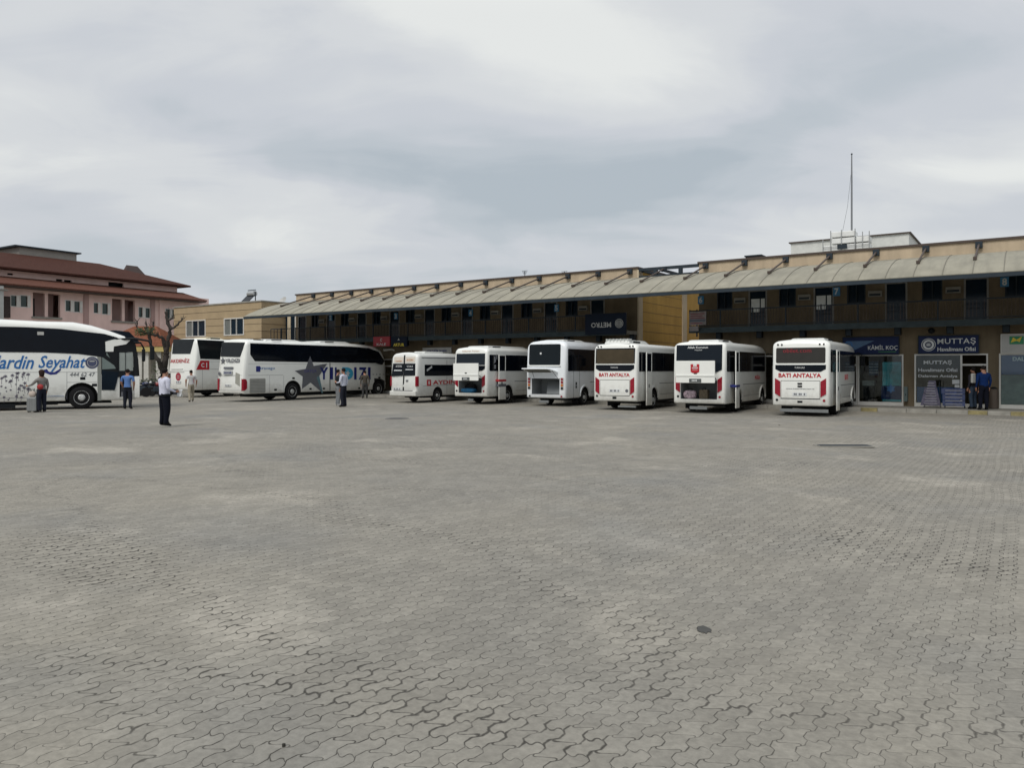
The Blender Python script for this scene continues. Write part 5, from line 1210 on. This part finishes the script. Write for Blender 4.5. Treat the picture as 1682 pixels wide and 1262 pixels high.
d0, d1 = v.SP(196.5,640)[0], v.SP(218,640)[0]
v.cut.append(('box', d0, d1-.2, -v.hw-.1, -v.hw+.9, .5, 2.9, 's'))
v.H0 = v.H
for x in (2.9, wf1):
    for s in (-1,1): v.cut.append(('cyl', x, .52, .63, s))
v.loft(st, [white, wellm, blackp], rt=.28)
v.wheels((2.9, wf1), .50, .30, mat('bright alloy', (.55,.56,.55), .35, .2, var=.3, vs=9)); hh = v.hw
MB().box(1.2, wf1-.9, -hh+.3, hh-.3, .2, v.zb+.01).build('chassis', blackp, v.root); MB().box(1.2, 11.2, -hh+.12, hh-.12, .24, .30).build('underbody', blackp, v.root)
def z7(a, b): return v.SP(a/7.008, 520+b/7.008)
zt_ = z7(0,118)[1]
sw = [(.5, zt_), (.5, z7(0,410)[1])]+[z7(*p) for p in ((500,415),(900,432),(1160,466),(1215,470),(1215,405),(1210,290),(1310,262),(1390,262),(1340,240),(1200,200),(1000,178),(700,143),(300,122))]
v.side('side_window', sw, blackg, th=.012)
v.side('side_window', [(.5,zt_),(.5,2.3),(11,2.3),(11,2.6),(9.5,zt_-.2),(8,zt_)], blackg, side=1)
v.side('roof_cove', [z7(*p) for p in ((1215,290),(1400,258),(1500,275),(1450,320),(1310,345),(1305,405),(1218,405))], white, th=.05)
v.side('black_panel', [z7(*p) for p in ((1310,345),(1440,318),(1495,272),(1535,290),(1562,330),(1597,690),(1545,690),(1530,410),(1355,410),(1355,600),(1340,610),(1225,405),(1305,405))], blackp, th=.03)
v.side('glass_surround', [z7(*p) for p in ((1166,405),(1370,405),(1548,600),(1548,690),(1350,700),(1345,660),(1166,665))], blackp, th=.010)
v.side('driver_glass', [z7(*p) for p in ((1225,412),(1325,412),(1355,600),(1175,610),(1175,470),(1225,465))], mat('grey green glass', (.14,.18,.17), .08), th=.018)
v.side('glass_bar', [z7(*p) for p in ((1180,470),(1220,440),(1340,545),(1340,580))], blackp, th=.02)
v.side('dark_lower_glass', [z7(*p) for p in ((1170,620),(1368,640),(1345,760),(1320,850),(1170,848))], glassy('navy glass', (.005,.012,.022), .07, .15), th=.018)
v.side('pillar_trim', [z7(*p) for p in ((1120,460),(1166,466),(1166,970),(1124,970))], mat('grey trim', (.22,.23,.21), .6), th=.006)
# open front door leaf, swung out ahead of the doorway
v.side('front_pillar', [z7(*p) for p in ((1525,285),(1562,325),(1592,500),(1605,690),(1540,690),(1532,415))], blackp, th=.035)
v.side('door_window', [z7(*p) for p in ((1365,415),(1530,415),(1532,625),(1365,625))], mat('view-tinted door glass', (.26,.29,.27), .08), th=.012)  # pale tint stands in for the lit view through the glass
v.side('door_window_bar', [[z7(*p) for p in ((1358,412),(1372,412),(1372,630),(1358,630))], [z7(*p) for p in ((1440,415),(1446,415),(1446,625),(1440,625))]], blackp, th=.03)
xd = v.SP(221.5,640)[0]; M = Matrix.Translation((xd, -hh-.02, 0)) @ Matrix.Rotation(R(-8), 4, 'Z')
dl = MB(); dl.box(0,.20,-.10,-.04,.45,1.42,0,M); dd = dl.build('front_door', white, v.root, bevel=.02)
MB().box(-.02,.12,-.10,-.04,1.42,2.5,0,M).build('door_frame', blackp, dd)
MB().box(d0+.05, d1-.3, -hh+.05, -hh+.45, .5, .72).box(d0+.05, d1-.3, -hh+.35, -hh+.85, .72, .95).build('door_steps', greyp, v.root)
sxx = v.SP(200,585)[0]; MB().box(sxx-.2, sxx+.25, -hh+.5, -hh+.85, 1.0, 1.9).build('driver_seat', mat('seat cloth', (.05,.08,.12), .8), v.root, bevel=.06)
mr = MB().tube([v3 for v3 in [(L1-.9,-hh+.1,3.05),(L1-.1,-hh-.2,3.1),(L1+.45,-hh-.35,3.0),(L1+.62,-hh-.38,2.7)]], [.05,.05,.045,.04], 8).build('mirror_arm', blackp, v.root, smooth=60)
MB().box(L1+.5,L1+.68,-hh-.5,-hh-.26,2.15,2.75).build('mirror', blackp, mr, bevel=.04)
mr = MB().tube([(L1-.9,hh-.1,3.05),(L1+.3,hh+.2,3.0),(L1+.45,hh+.25,2.7)], .045, 8).build('mirror_arm', blackp, v.root, smooth=60); MB().box(L1+.35,L1+.5,hh+.12,hh+.36,2.1,2.7).build('mirror', blackp, mr, bevel=.04)
MB().add([(L1-.35,-hh+.2,1.2),(L1-.35,hh-.2,1.2),(L1-1.2,hh-.12,2.9),(L1-1.2,-hh+.12,2.9),(L1+.05,-hh+.42,1.2),(L1+.05,hh-.42,1.2),(L1-.3,hh-.3,2.95),(L1-.3,-hh+.3,2.95)], [(0,3,2,1),(4,5,6,7),(0,1,5,4),(1,2,6,5),(2,3,7,6),(3,0,4,7)]).build('windscreen', blackg, v.root)
for s in (-1,1): MB().sphere((L1-.1, s*(hh-.5), .75), (.12,.2,.12)).build('head_lamp', whitet, v.root, smooth=60)
v.side('locker_gap', [rrect(x-.006,x+.006,.42,1.62,.002) for x in (z7(188,700)[0], z7(770,700)[0], z7(480,700)[0]-2.6)]+[rrect(.5,z7(1120,0)[0],1.60,1.612,.002), rrect(z7(772,0)[0],z7(1120,0)[0],1.16,1.172,.002), rrect(.5,z7(770,0)[0],.52,.532,.002)], greyp, th=.003)
lt = []
for a, b in ((952,714),(1087,790)): x, z_ = z7(a,b); lt.append(rrect(x-.1,x+.1,z_-.06,z_+.06,.01))
x, z_ = z7(40,1035); lt.append(rrect(x-.9,x+.42,z_-.09,z_+.09,.02)); v.side('locker_latch', lt, blackp, th=.006)
x, z_ = z7(467,195); v.side('window_sticker', rrect(x-.12,x+.12,z_-.07,z_+.07,.02), palew, th=.016)
def script(s, x0, x1, yc, ph):
    xa, za = z7(x0, yc); xb, zb_ = z7(x1, yc); hgt_ = ph/7.008/F*33.2
    o = v.stext(s, (xa+xb)/2, (za+zb_)/2, xb-xa, hgt_, bluep, shear=.35, bold=.015, off=.004)
    return o
xs0 = z7(-150,0)[0]
script('Mardin', -170, 390, 528, 150); script('Seyahat', 440, 990, 545, 185)
q = [z7(*p) for p in ((500,615),(540,605),(560,635),(620,645),(680,610),(700,590),(700,620),(650,665),(580,672),(520,650))]; v.side('swash', q, navyp, th=.008)
x, z_ = z7(1060,532); mb = MB(); mb.prism(disc(.26,22), v.MS(x,z_,.002), .008); e_ = mb.build('round_emblem', mat('slate emblem', (.05,.06,.12), .5), v.root)
MB().prism(ring(.17,.19,20,0,2*pi-.01), v.MS(x,z_,.010), .004).prism(rrect(-.1,.1,.04,.09,.02), v.MS(x,z_,.010), .004).build('emblem_mark', palew, e_)
x, z_ = z7(950,668); v.stext('444 62 47', x, z_, z7(1095,0)[0]-z7(805,0)[0], .17, greyp, shear=.2)
x, z_ = z7(640,918); v.stext('www.mardinseyahat.com', x, z_, .62, .05, bluep)
rd = random.Random(3); mbs = MB()
for k in range(46):
    a = rd.uniform(-40, 400); b = rd.uniform(640, 970)
    if a > 330: a = rd.uniform(0, 330)
    x, z_ = z7(a, b); r_ = rd.choice((.03,.04,.05,.07,.085))
    mbs.prism(star(r_, .45, rd.choice((5,6,7)), rd.random()), v.MS(x, z_, .002), .006)
    if r_ > .06: mbs.tube([(x,-hh-.004,z_-r_),(x+rd.uniform(-.06,.06),-hh-.004,z_-r_-.18)], .006, 4)
mbs.build('flower_print', mat('plum print', (.10,.09,.12), .6), v.root)
v.rear('rear_window', rrect(-1.0,1.0,2.3,3.3,.08), blackg)
for s in (-1,1): v.rear('tail_light', rrect(s*.95,s*1.12,.8,1.4,.03), redl)
roof_unit(v, 3.0, 5.6, 1.9, .12)
# ------------------------------------------------------------------ people
def person(label, px, py=None, Y=None, h=1.74, face=0, shirt=(.5,.52,.55), trousers=(.015,.017,.025), sleeves='long', shoes=(.01,.01,.01), pose='stand', hair=(.012,.01,.009), z0=0, skirt=False, long_hair=False, arms=None, build=1.0, stride=0.0, group=None, lean=0.0, tuck=True):
    """face: direction in degrees the person looks, 0 = away from the camera (+Y), 90 = image left"""
    Y = Y or CH*F/(py-HY); x = (px-CX)/F*Y
    r = thing('person', label, 'person', (x, Y, z0), R(face), group)
    k = h/1.74
    # local frame: +Y forward, +X right
    J = {}; E = []; RAD = {}; KIND = {}
    def jv(n, p, rad): J[n] = Vector(p)*k; RAD[n] = rad*k
    b = build*1.1
    jv('pelvis', (0,0,.94), (.155*b)); jv('belly', (0,.012,1.08), (.145*b)); jv('chest', (0,.0+lean*.1,1.27), (.165*b)); jv('upch', (0,-.005+lean*.15,1.40), (.135*b))
    jv('neck', (0,.005+lean*.2,1.50), .058); jv('head1', (0,.025+lean*.25,1.59), .082); jv('head2', (0,.02+lean*.25,1.665), .088); jv('crown', (0,.01+lean*.25,1.705), .06)
    jv('nose', (0,.125+lean*.25,1.605), .016)
    E += [('pelvis','belly','shirt'),('belly','chest','shirt'),('chest','upch','shirt'),('upch','neck','skin'),('neck','head1','skin'),('head1','head2','skin'),('head2','crown','skin'),('head1','nose','skin')]
    arms = arms or {}
    for s, n in ((1,'R'),(-1,'L')):
        st_ = stride*s
        jv('hip'+n, (s*.095,0,.88), .10*b); jv('knee'+n, (s*.11,.03+st_*.5,.49), .076*b); jv('ank'+n, (s*.12,-.03+st_-abs(stride)*.1,.09), .062); jv('toe'+n, (s*.14,.15+st_-abs(stride)*.1,.035), .036)
        jv('heel'+n, (s*.12,-.07+st_-abs(stride)*.1,.045), .04)
        E += [('pelvis','hip'+n,'trousers'),('hip'+n,'knee'+n,'trousers'),('knee'+n,'ank'+n,'trousers'),('ank'+n,'toe'+n,'shoes'),('ank'+n,'heel'+n,'shoes')]
        sh, el, wr_, hd = arms.get(n, ((s*.185,0,1.41),(s*.235,-.03,1.14),(s*.25,.05,.90),(s*.25,.07,.83)))
        sh = (sh[0]*1.12, sh[1], sh[2]); el = (el[0]*1.08, el[1], el[2])
        jv('sh'+n, sh, .066*b); jv('el'+n, el, .050); jv('wr'+n, wr_, .030); jv('palm'+n, hd, .034)
        E += [('upch','sh'+n,'shirt'),('sh'+n,'el'+n,'shirt' if sleeves != 'none' else 'skin'),('el'+n,'wr'+n,'shirt' if sleeves == 'long' else 'skin'),('wr'+n,'palm'+n,'skin')]
        d = (Vector(hd)-Vector(wr_)).normalized(); a = d.cross(Vector((1,0,0))).normalized(); c = d.cross(a).normalized()
        for q in range(4):
            p0 = Vector(hd)+d*.035+a*(q-1.5)*.020; ln_ = (.05,.06,.056,.044)[q]
            jv('f%d%s' % (q,n), p0, .010); jv('g%d%s' % (q,n), p0+d*ln_*.6+c*.006*s, .009); jv('t%d%s' % (q,n), p0+d*ln_+c*.022*s, .0075)
            E += [('palm'+n,'f%d%s' % (q,n),'skin'),('f%d%s' % (q,n),'g%d%s' % (q,n),'skin'),('g%d%s' % (q,n),'t%d%s' % (q,n),'skin')]
        jv('th'+n, Vector(hd)-a*.04+d*.005, .011); jv('tt'+n, Vector(hd)-a*.052+d*.04, .009); E += [('palm'+n,'th'+n,'skin'),('th'+n,'tt'+n,'skin')]
    names = list(J); idx = {n: i for i, n in enumerate(names)}
    me = bpy.data.meshes.new('body'); me.from_pydata([tuple(J[n]) for n in names], [(idx[a], idx[b_]) for a, b_, _ in E], [])
    o = bpy.data.objects.new('body', me); COL.objects.link(o)
    sk = o.modifiers.new('skin', 'SKIN'); sk.use_smooth_shade = True; sk.branch_smoothing = .4
    for i, n in enumerate(names):
        d_ = me.skin_vertices[0].data[i]; rad = RAD[n]
        fl = .72 if n in ('pelvis','belly','chest','upch') else (1.0)
        d_.radius = (rad, rad*fl) if fl != 1 else (rad, rad)
        d_.use_root = (n == 'pelvis')
    ss = o.modifiers.new('sub', 'SUBSURF'); ss.levels = 2; ss.render_levels = 2
    dg = bpy.context.evaluated_depsgraph_get(); dg.update()
    nm = bpy.data.meshes.new_from_object(o.evaluated_get(dg)); o.modifiers.clear(); o.data = nm
    def pm(nm_, c, **kk): return mat('%s %.3f %.3f %.3f' % ((nm_,)+tuple(c)), c, .9, var=.12, vs=9, spec=.12, **kk)
    ml = [skin, pm('shirt cloth', shirt), pm('trouser cloth', trousers), pm('shoe leather', shoes)]; mi = {'skin':0,'shirt':1,'trousers':2,'shoes':3}
    nm.materials.clear()
    for m in ml: nm.materials.append(m)
    segs = [(J[a], J[b_], mi[kd], a, b_) for a, b_, kd in E]
    for p in nm.polygons:
        c = p.center; best = None
        for a, b_, kd, na, nb in segs:
            ab = b_-a; t_ = max(0, min(1, (c-a).dot(ab)/max(1e-9, ab.length_squared))); dd_ = (c-a-ab*t_).length
            if best is None or dd_ < best[0]: best = (dd_, kd, na, nb, t_)
        kd = best[1]
        if best[2] == 'upch' and best[3] == 'neck': kd = 1 if best[4] < .45 else 0
        if kd == 2 and c.z > .97*k: kd = 1
        if kd == 1 and best[2] == 'pelvis' and c.z < (.98 if tuck else .90)*k: kd = 2
        if sleeves == 'short' and best[2].startswith('sh') and best[4] > .75: kd = 0
        if kd == 2 and c.z < .075*k: kd = 3
        p.material_index = kd; p.use_smooth = True
    o.parent = r
    # hair
    hb = MB(); hc = J['head2']+Vector((0,-.012,.012))*k
    hs = 1.28 if long_hair else 1.0
    hb.sphere(hc, (.088*k*hs,.102*k*hs,.092*k*hs), n=16, k=12)
    keep = []; lo = (-.13 if long_hair else -.045)*k
    vs = []
    for q in hb.v:
        d_ = Vector(q)-hc
        if d_.y > .045*k: d_.z = max(d_.z, .028*k); 
        if long_hair and d_.z < 0 and d_.y < .03: d_.z *= 2.0
        vs.append(tuple(hc+d_))
    hb.v = vs; hb.build('hair', pm('hair', hair), r, smooth=70)
    fb = MB()
    for s in (-1,1): fb.sphere(J['head1']+Vector((s*.032,.078,.028))*k, .011*k, n=8, k=5)
    fb.build('eyes', blackp, r, smooth=60)
    fb = MB()
    for s in (-1,1): fb.sphere(J['head1']+Vector((s*.088,-.0,.015))*k, (.012*k,.02*k,.032*k), n=8, k=5)
    fb.build('ears', skin, r, smooth=60)
    fb = MB(); fb.box(-.025*k,.025*k,.0,.006,-.004,.004,0,Matrix.Translation(J['head1']+Vector((0,.086,-.035))*k)); fb.build('mouth', mat('lips', (.22,.07,.06), .6), r)
    fb = MB().lathe([(.158*k*b,.925*k),(.160*k*b,.965*k)], 20); fb.v = [(x_, y_*.74, z_) for x_, y_, z_ in fb.v]
    if tuck: fb.build('belt', blackp, r, smooth=50)
    return r, J, k
# 1 man with papers, phone at his ear: faces right and slightly away
ar = {'R': ((.185,0,1.41),(.24,.12,1.17),(.14,.30,1.42),(.10,.20,1.53)), 'L': ((-.185,0,1.41),(-.24,-.03,1.14),(-.2,.22,1.06),(-.18,.30,1.06))}
arm1 = {'L': ((-.185,0,1.41),(-.24,.02,1.14),(-.17,.25,1.33),(-.12,.20,1.48)), 'R': ((.185,0,1.41),(.235,-.02,1.14),(.22,.22,1.05),(.20,.30,1.05))}
r, J, k = person('man in white shirt and black trousers standing nearest the camera with papers in his hand', 270, 701, h=1.76, face=-38, shirt=(.55,.56,.66), trousers=(.006,.007,.013), arms=arm1, build=1.28)
pp = r.matrix_basis @ J['palmR']
pa = thing('paper_sheets', 'folded white papers in the hand of the nearest man', 'papers', tuple(Vector((r.location.x, r.location.y, 0))+Matrix.Rotation(R(-38),3,'Z') @ (J['palmR']+Vector((0,.05,-.05)))), R(-38))
MB().add([(-.10,-.02,-.10),(.10,.0,-.10),(.10,.06,.12),(-.10,.04,.12),(-.10,-.015,-.10),(.10,.005,-.10),(.10,.065,.12),(-.10,.045,.12)], [(0,1,2,3),(7,6,5,4),(0,4,5,1),(2,6,7,3),(1,5,6,2),(3,7,4,0)]).add([(-.07,.02,-.12),(.11,.05,-.1),(.12,.02,.09),(-.06,0,.07)], [(0,1,2,3)]).build('sheet', whitet, pa)
ph = thing('mobile_phone', 'small dark phone held up to the face of the nearest man', 'phone', tuple(Vector((r.location.x, r.location.y, 0))+Matrix.Rotation(R(-38),3,'Z') @ (J['palmL']+Vector((.0,.02,.05)))), R(-38))
MB().box(-.008,.008,-.035,.035,-.07,.07).build('phone_body', blackp, ph, bevel=.006)
# 2 blue shirt
person('man in blue shirt and dark trousers seen from behind at the coach door', 209.5, Y=33.2, h=1.72, face=5, shirt=(.10,.19,.42), sleeves='short', build=1.05, arms={'R': ((.19,0,1.41),(.25,.02,1.15),(.22,.12,.95),(.2,.15,.88)), 'L': ((-.19,0,1.41),(-.25,.02,1.15),(-.22,.12,.95),(-.2,.15,.88))})
# 3 woman with suitcases
person('woman in grey top and dark trousers with a red waist bag, beside two suitcases', 68.5, 677.5, h=1.68, face=60, shirt=(.20,.19,.18), trousers=(.014,.016,.026), long_hair=True, hair=(.035,.022,.018), tuck=False, build=1.12, arms={'L': ((-.17,0,1.36),(-.3,.12,1.16),(-.36,.34,1.1),(-.37,.42,1.1)), 'R': ((.17,0,1.36),(.22,-.03,1.1),(.24,.06,.88),(.24,.08,.81))})
Yw = CH*F/(677.5-HY)
wb = thing('waist_bag', 'red pouch on the hip of the woman beside the suitcases', 'bag', tuple(WP(66,605,Yw-.22).xy)+(.93,), 0)
MB().sphere((0,0,.1), (.13,.07,.11), n=14, k=8).build('pouch', mat('red cloth', (.30,.02,.02), .7), wb, smooth=60); MB().tube([(-.12,.02,.15),(-.16,.16,.16)], .012, 6).tube([(.12,.02,.15),(.16,.16,.16)], .012, 6).build('strap', blackp, wb)
def suitcase(label, px, Y, w, d, h, m, rz, group='suitcases beside the woman'):
    p = WP(px, 605, Y); r = thing('suitcase', label, 'suitcase', (p.x, Y, 0), rz, group)
    mb = MB().box(-w/2,w/2,-d/2,d/2,.05,h)
    sh = mb.build('shell', m, r, bevel=.035)
    g_ = MB()
    for q in range(5): x = -w*.36+q*w*.18; g_.box(x-.008,x+.008,-d/2-.006,-d/2+.01,.1,h-.06)
    g_.build('ridges', mat('dull silver', (.18,.18,.18), .5), sh)
    for sx in (-1,1):
        for sy in (-1,1): MB().lathe([(.026,-.012),(.026,.012)], 12, M=basis((0,1,0),(0,0,1),(1,0,0),(sx*(w/2-.05), sy*(d/2-.05), .026))).build('caster', rubber, r)
    MB().tube([(-w*.2,.0,h-.02),(-w*.2,.0,h+.34),(w*.2,.0,h+.34),(w*.2,.0,h-.02)], .011, 6).build('pull_handle', darkst, r)
    return r
suitcase('pale grey ribbed suitcase with the pull handle up, left of the woman', 53.5, Yw-.1, .36, .24, .62, mat('grey shell', (.22,.23,.23), .45, var=.15), R(8))
suitcase('dark suitcase standing between the grey suitcase and the woman', 61.5, Yw+.2, .30, .22, .56, mat('dark shell', (.045,.05,.055), .5), R(-6))
sb = thing('shopping_bag', 'pale bag resting on top of the grey suitcase', 'bag', tuple(WP(53.5,605,Yw-.1).xy)+(.62,), 0)
MB().sphere((0,0,.12), (.15,.1,.13), n=14, k=8).build('bag_body', mat('beige cloth', (.45,.38,.33), .8, var=.2), sb, smooth=60); MB().tube([(-.06,0,.22),(-.04,0,.3),(.04,0,.3),(.06,0,.22)], .012, 6).build('handle', blackp, sb)
# 4 walking man
person('man in white t-shirt and beige trousers walking behind the coach marked AKDENİZ', 314, 660.5, h=1.66, face=35, shirt=(.52,.52,.52), trousers=(.30,.27,.21), sleeves='short', stride=.22, tuck=False, shoes=(.05,.045,.04), arms={'R': ((.185,0,1.41),(.27,.02,1.16),(.28,.1,.93),(.28,.12,.86)), 'L': ((-.185,0,1.41),(-.27,-.1,1.17),(-.27,-.02,.94),(-.27,0,.87))})
# 5, 6 pair
person('man in white shirt and dark trousers facing left before the YILDIZI coach', 564.5, 669.3, h=1.76, face=70, shirt=(.50,.52,.60), arms={'L': ((-.185,0,1.41),(-.24,.02,1.14),(-.2,.22,1.1),(-.18,.30,1.14)), 'R': ((.185,0,1.41),(.235,-.02,1.14),(.24,.05,.90),(.24,.07,.83))})
person('person in dark jacket and pale trousers facing the man in white shirt', 555.0, 667.5, h=1.70, face=-60, shirt=(.02,.022,.024), trousers=(.17,.18,.19), shoes=(.4,.4,.4), tuck=False)
# 7 near coach
person('man in brown jacket leaning by the front wheel of the YILDIZI coach', 599.5, Y=44.9, h=1.62, face=20, shirt=(.075,.065,.052), trousers=(.045,.045,.045), tuck=False, build=1.1, lean=.3)
# 8, 9 shop door
person('person with a pale shoulder bag standing in the office doorway', SX and 1598.5, Y=30.6, h=1.66, face=25, shirt=(.03,.028,.035), trousers=(.03,.045,.07), z0=.14, tuck=False)
person('broad man in blue work jacket seen from behind outside the office door', 1615.5, Y=29.9, h=1.72, face=-5, shirt=(.005,.020,.085), trousers=(.005,.006,.012), z0=.14, tuck=False, build=1.22)
sbg = thing('shoulder_bag', 'pale panel bag on the back of the person in the office doorway', 'bag', tuple(WP(1598.5,605,30.38).xy)+(.14+1.05,), R(20))
MB().box(-.09,.09,-.05,.05,0,.38).build('bag_body', palew, sbg, bevel=.03); MB().tube([(.05,0,.36),(.12,.12,.42)], .012, 6).build('strap', blackp, sbg)
MBt = MB(); r = thing('litter_bin', 'narrow brown litter bin against the wall right of the blue jacket', 'litter bin', tuple(S2W(SX(1632,-.35), -.35, .14)), TR)
MBt.lathe([(.13,0),(.16,.02),(.17,.75),(.18,.76),(.18,.8),(.15,.8)], 16).build('bin_body', mat('brown bin', (.08,.06,.045), .6), r, smooth=40); MB().lathe([(.14,.80),(.15,.83),(.05,.88)], 16).build('lid', blackp, r, smooth=40)
r = thing('electric_box', 'tall grey green cabinet on the wall between both shop fronts', 'cabinet', TO, TR)
MB().box(SX(1485.5), SX(1491.5), -.2, -.003, .35, .98).build('cabinet_body', mat('grey green box', (.10,.14,.14), .6), r, bevel=.01); MB().box(SX(1488), SX(1489), -.215, -.2, .6, .68).build('handle', blackp, r)
# ------------------------------------------------------------------ motorbikes by the kiosk
def motorbike(label, px, Y, rz, m):
    p = WP(px,605,Y); r = thing('motorcycle', label, 'motorcycle', (p.x, Y, 0), rz, 'motorcycles parked by the kiosk')
    for x in (-.62,.62):
        w_ = MB().lathe([(.22,-.05),(.28,-.05),(.30,0),(.28,.05),(.22,.05)], 20, M=basis((1,0,0),(0,0,1),(0,-1,0),(x,0,.30))).build('wheel', rubber, r, smooth=40)
        MB().lathe([(.06,-.04),(.2,-.02),(.2,.02),(.06,.04)], 12, M=basis((1,0,0),(0,0,1),(0,-1,0),(x,0,.30))).build('rim', rimm, w_)
    MB().sphere((.12,0,.78), (.28,.14,.13)).build('fuel_tank', m, r, smooth=60)
    MB().box(-.75,-.05,-.11,.11,.74,.83).build('seat', blackp, r, bevel=.03)
    MB().box(-.2,.25,-.13,.13,.32,.62).build('engine', darkst, r, bevel=.03)
    MB().tube([(.62,0,.3),(.42,0,.95)], .03, 6).tube([(.42,-.32,1.05),(.42,0,.98),(.42,.32,1.05)], .016, 6).build('fork', darkst, r)
    MB().sphere((.52,0,.88), (.08,.08,.08)).build('head_lamp', whitet, r, smooth=60)
    MB().tube([(-.62,0,.3),(-.1,0,.45),(.3,0,.75)], .03, 6).build('frame', darkst, r)
    return r
motorbike('red motorcycle parked nearest the bare tree by the kiosk', 258, 47.5, R(20), mat('red tank', (.2,.02,.02), .3))
motorbike('dark blue motorcycle parked nearest the coach door by the kiosk', 236, 48.5, R(-15), mat('blue tank', (.02,.03,.08), .3))
motorbike('black motorcycle parked between two others by the kiosk', 247, 49.6, R(5), blackp)
r = thing('low_wall', 'low dark planter wall behind the motorcycles by the kiosk', 'wall', tuple(WP(246,605,51.5).xy)+(0,))
MB().box(-1.9,1.9,-.15,.15,0,.62).build('wall', mat('navy wall', (.02,.025,.04), .8), r)
leaves((0,0,.8), (1.8,.35,.3), 500, .07, rt).build('shrub_foliage', leafm, r)
# ------------------------------------------------------------------ things in the paving
def onground(px, py): 
    Y = CH*F/(py-HY); return (px-CX)/F*Y, Y
x, y = onground(1386, 732.5)
r = thing('drain_grate', 'dark slotted drain grate in the paving at the right', 'drain', (x, y, .004), R(-2))
mb = MB().box(-.62,.62,-.22,-.19,-.02,.008).box(-.62,.62,.19,.22,-.02,.008).box(-.62,-.59,-.19,.19,-.02,.008).box(.59,.62,-.19,.19,-.02,.008)
mb.build('frame', concrete, r); mb = MB()
for q in range(30): mb.box(-.58+q*.04,-.555+q*.04,-.19,.19,-.015,.004)
mb.build('bars', darkst, r); MB().box(-.59,.59,-.19,.19,-.02,-.012).build('pit', blackp, r)
x, y = onground(652, 688); r = thing('manhole_cover', 'round manhole cover with pale rim in the paving before the van', 'manhole cover', (x, y, 0))
MB().lathe([(.5,-.02),(.5,.008),(.44,.008),(.43,.003),(.1,.004)], 28).build('rim', concrete, r); MB().lathe([(.42,-.01),(.42,.009),(.2,.011)], 28).build('lid', mat('cast iron', (.05,.05,.05), .7), r)
x, y = onground(1157, 1029); rs_ = random.Random(9)
pts = [((.050+rs_.uniform(-.018,.018))*cos(2*pi*q/18), (.075+rs_.uniform(-.028,.028))*sin(2*pi*q/18)) for q in range(18)]
tag(MB().prism(pts, Matrix.Translation((0,0,-.004)), .008).build('tar_spot', mat('tar', (.06,.06,.055), .9), loc=(x, y, hgt(x,y)+.004)), 'small black tar spot on the paving right of the middle', 'stain')
for px, py, s_, lab in ((466,1227,.008,'tiny dark stone chip on the paving near the bottom edge, left of the middle'), (1280,699,.03,'tiny dark leaf on the paving behind the minibus with red emblem')):
    x, y = onground(px, py)
    pts = [(s_*rs_.uniform(.6,1.2)*cos(2*pi*q/8), s_*rs_.uniform(.6,1.2)*sin(2*pi*q/8)) for q in range(8)]
    tag(MB().prism(pts, Matrix.Translation((0,0,-.004)), .014).build('debris', mat('debris', (.03,.028,.022), .9), loc=(x, y, hgt(x,y)+.004)), lab, 'debris')
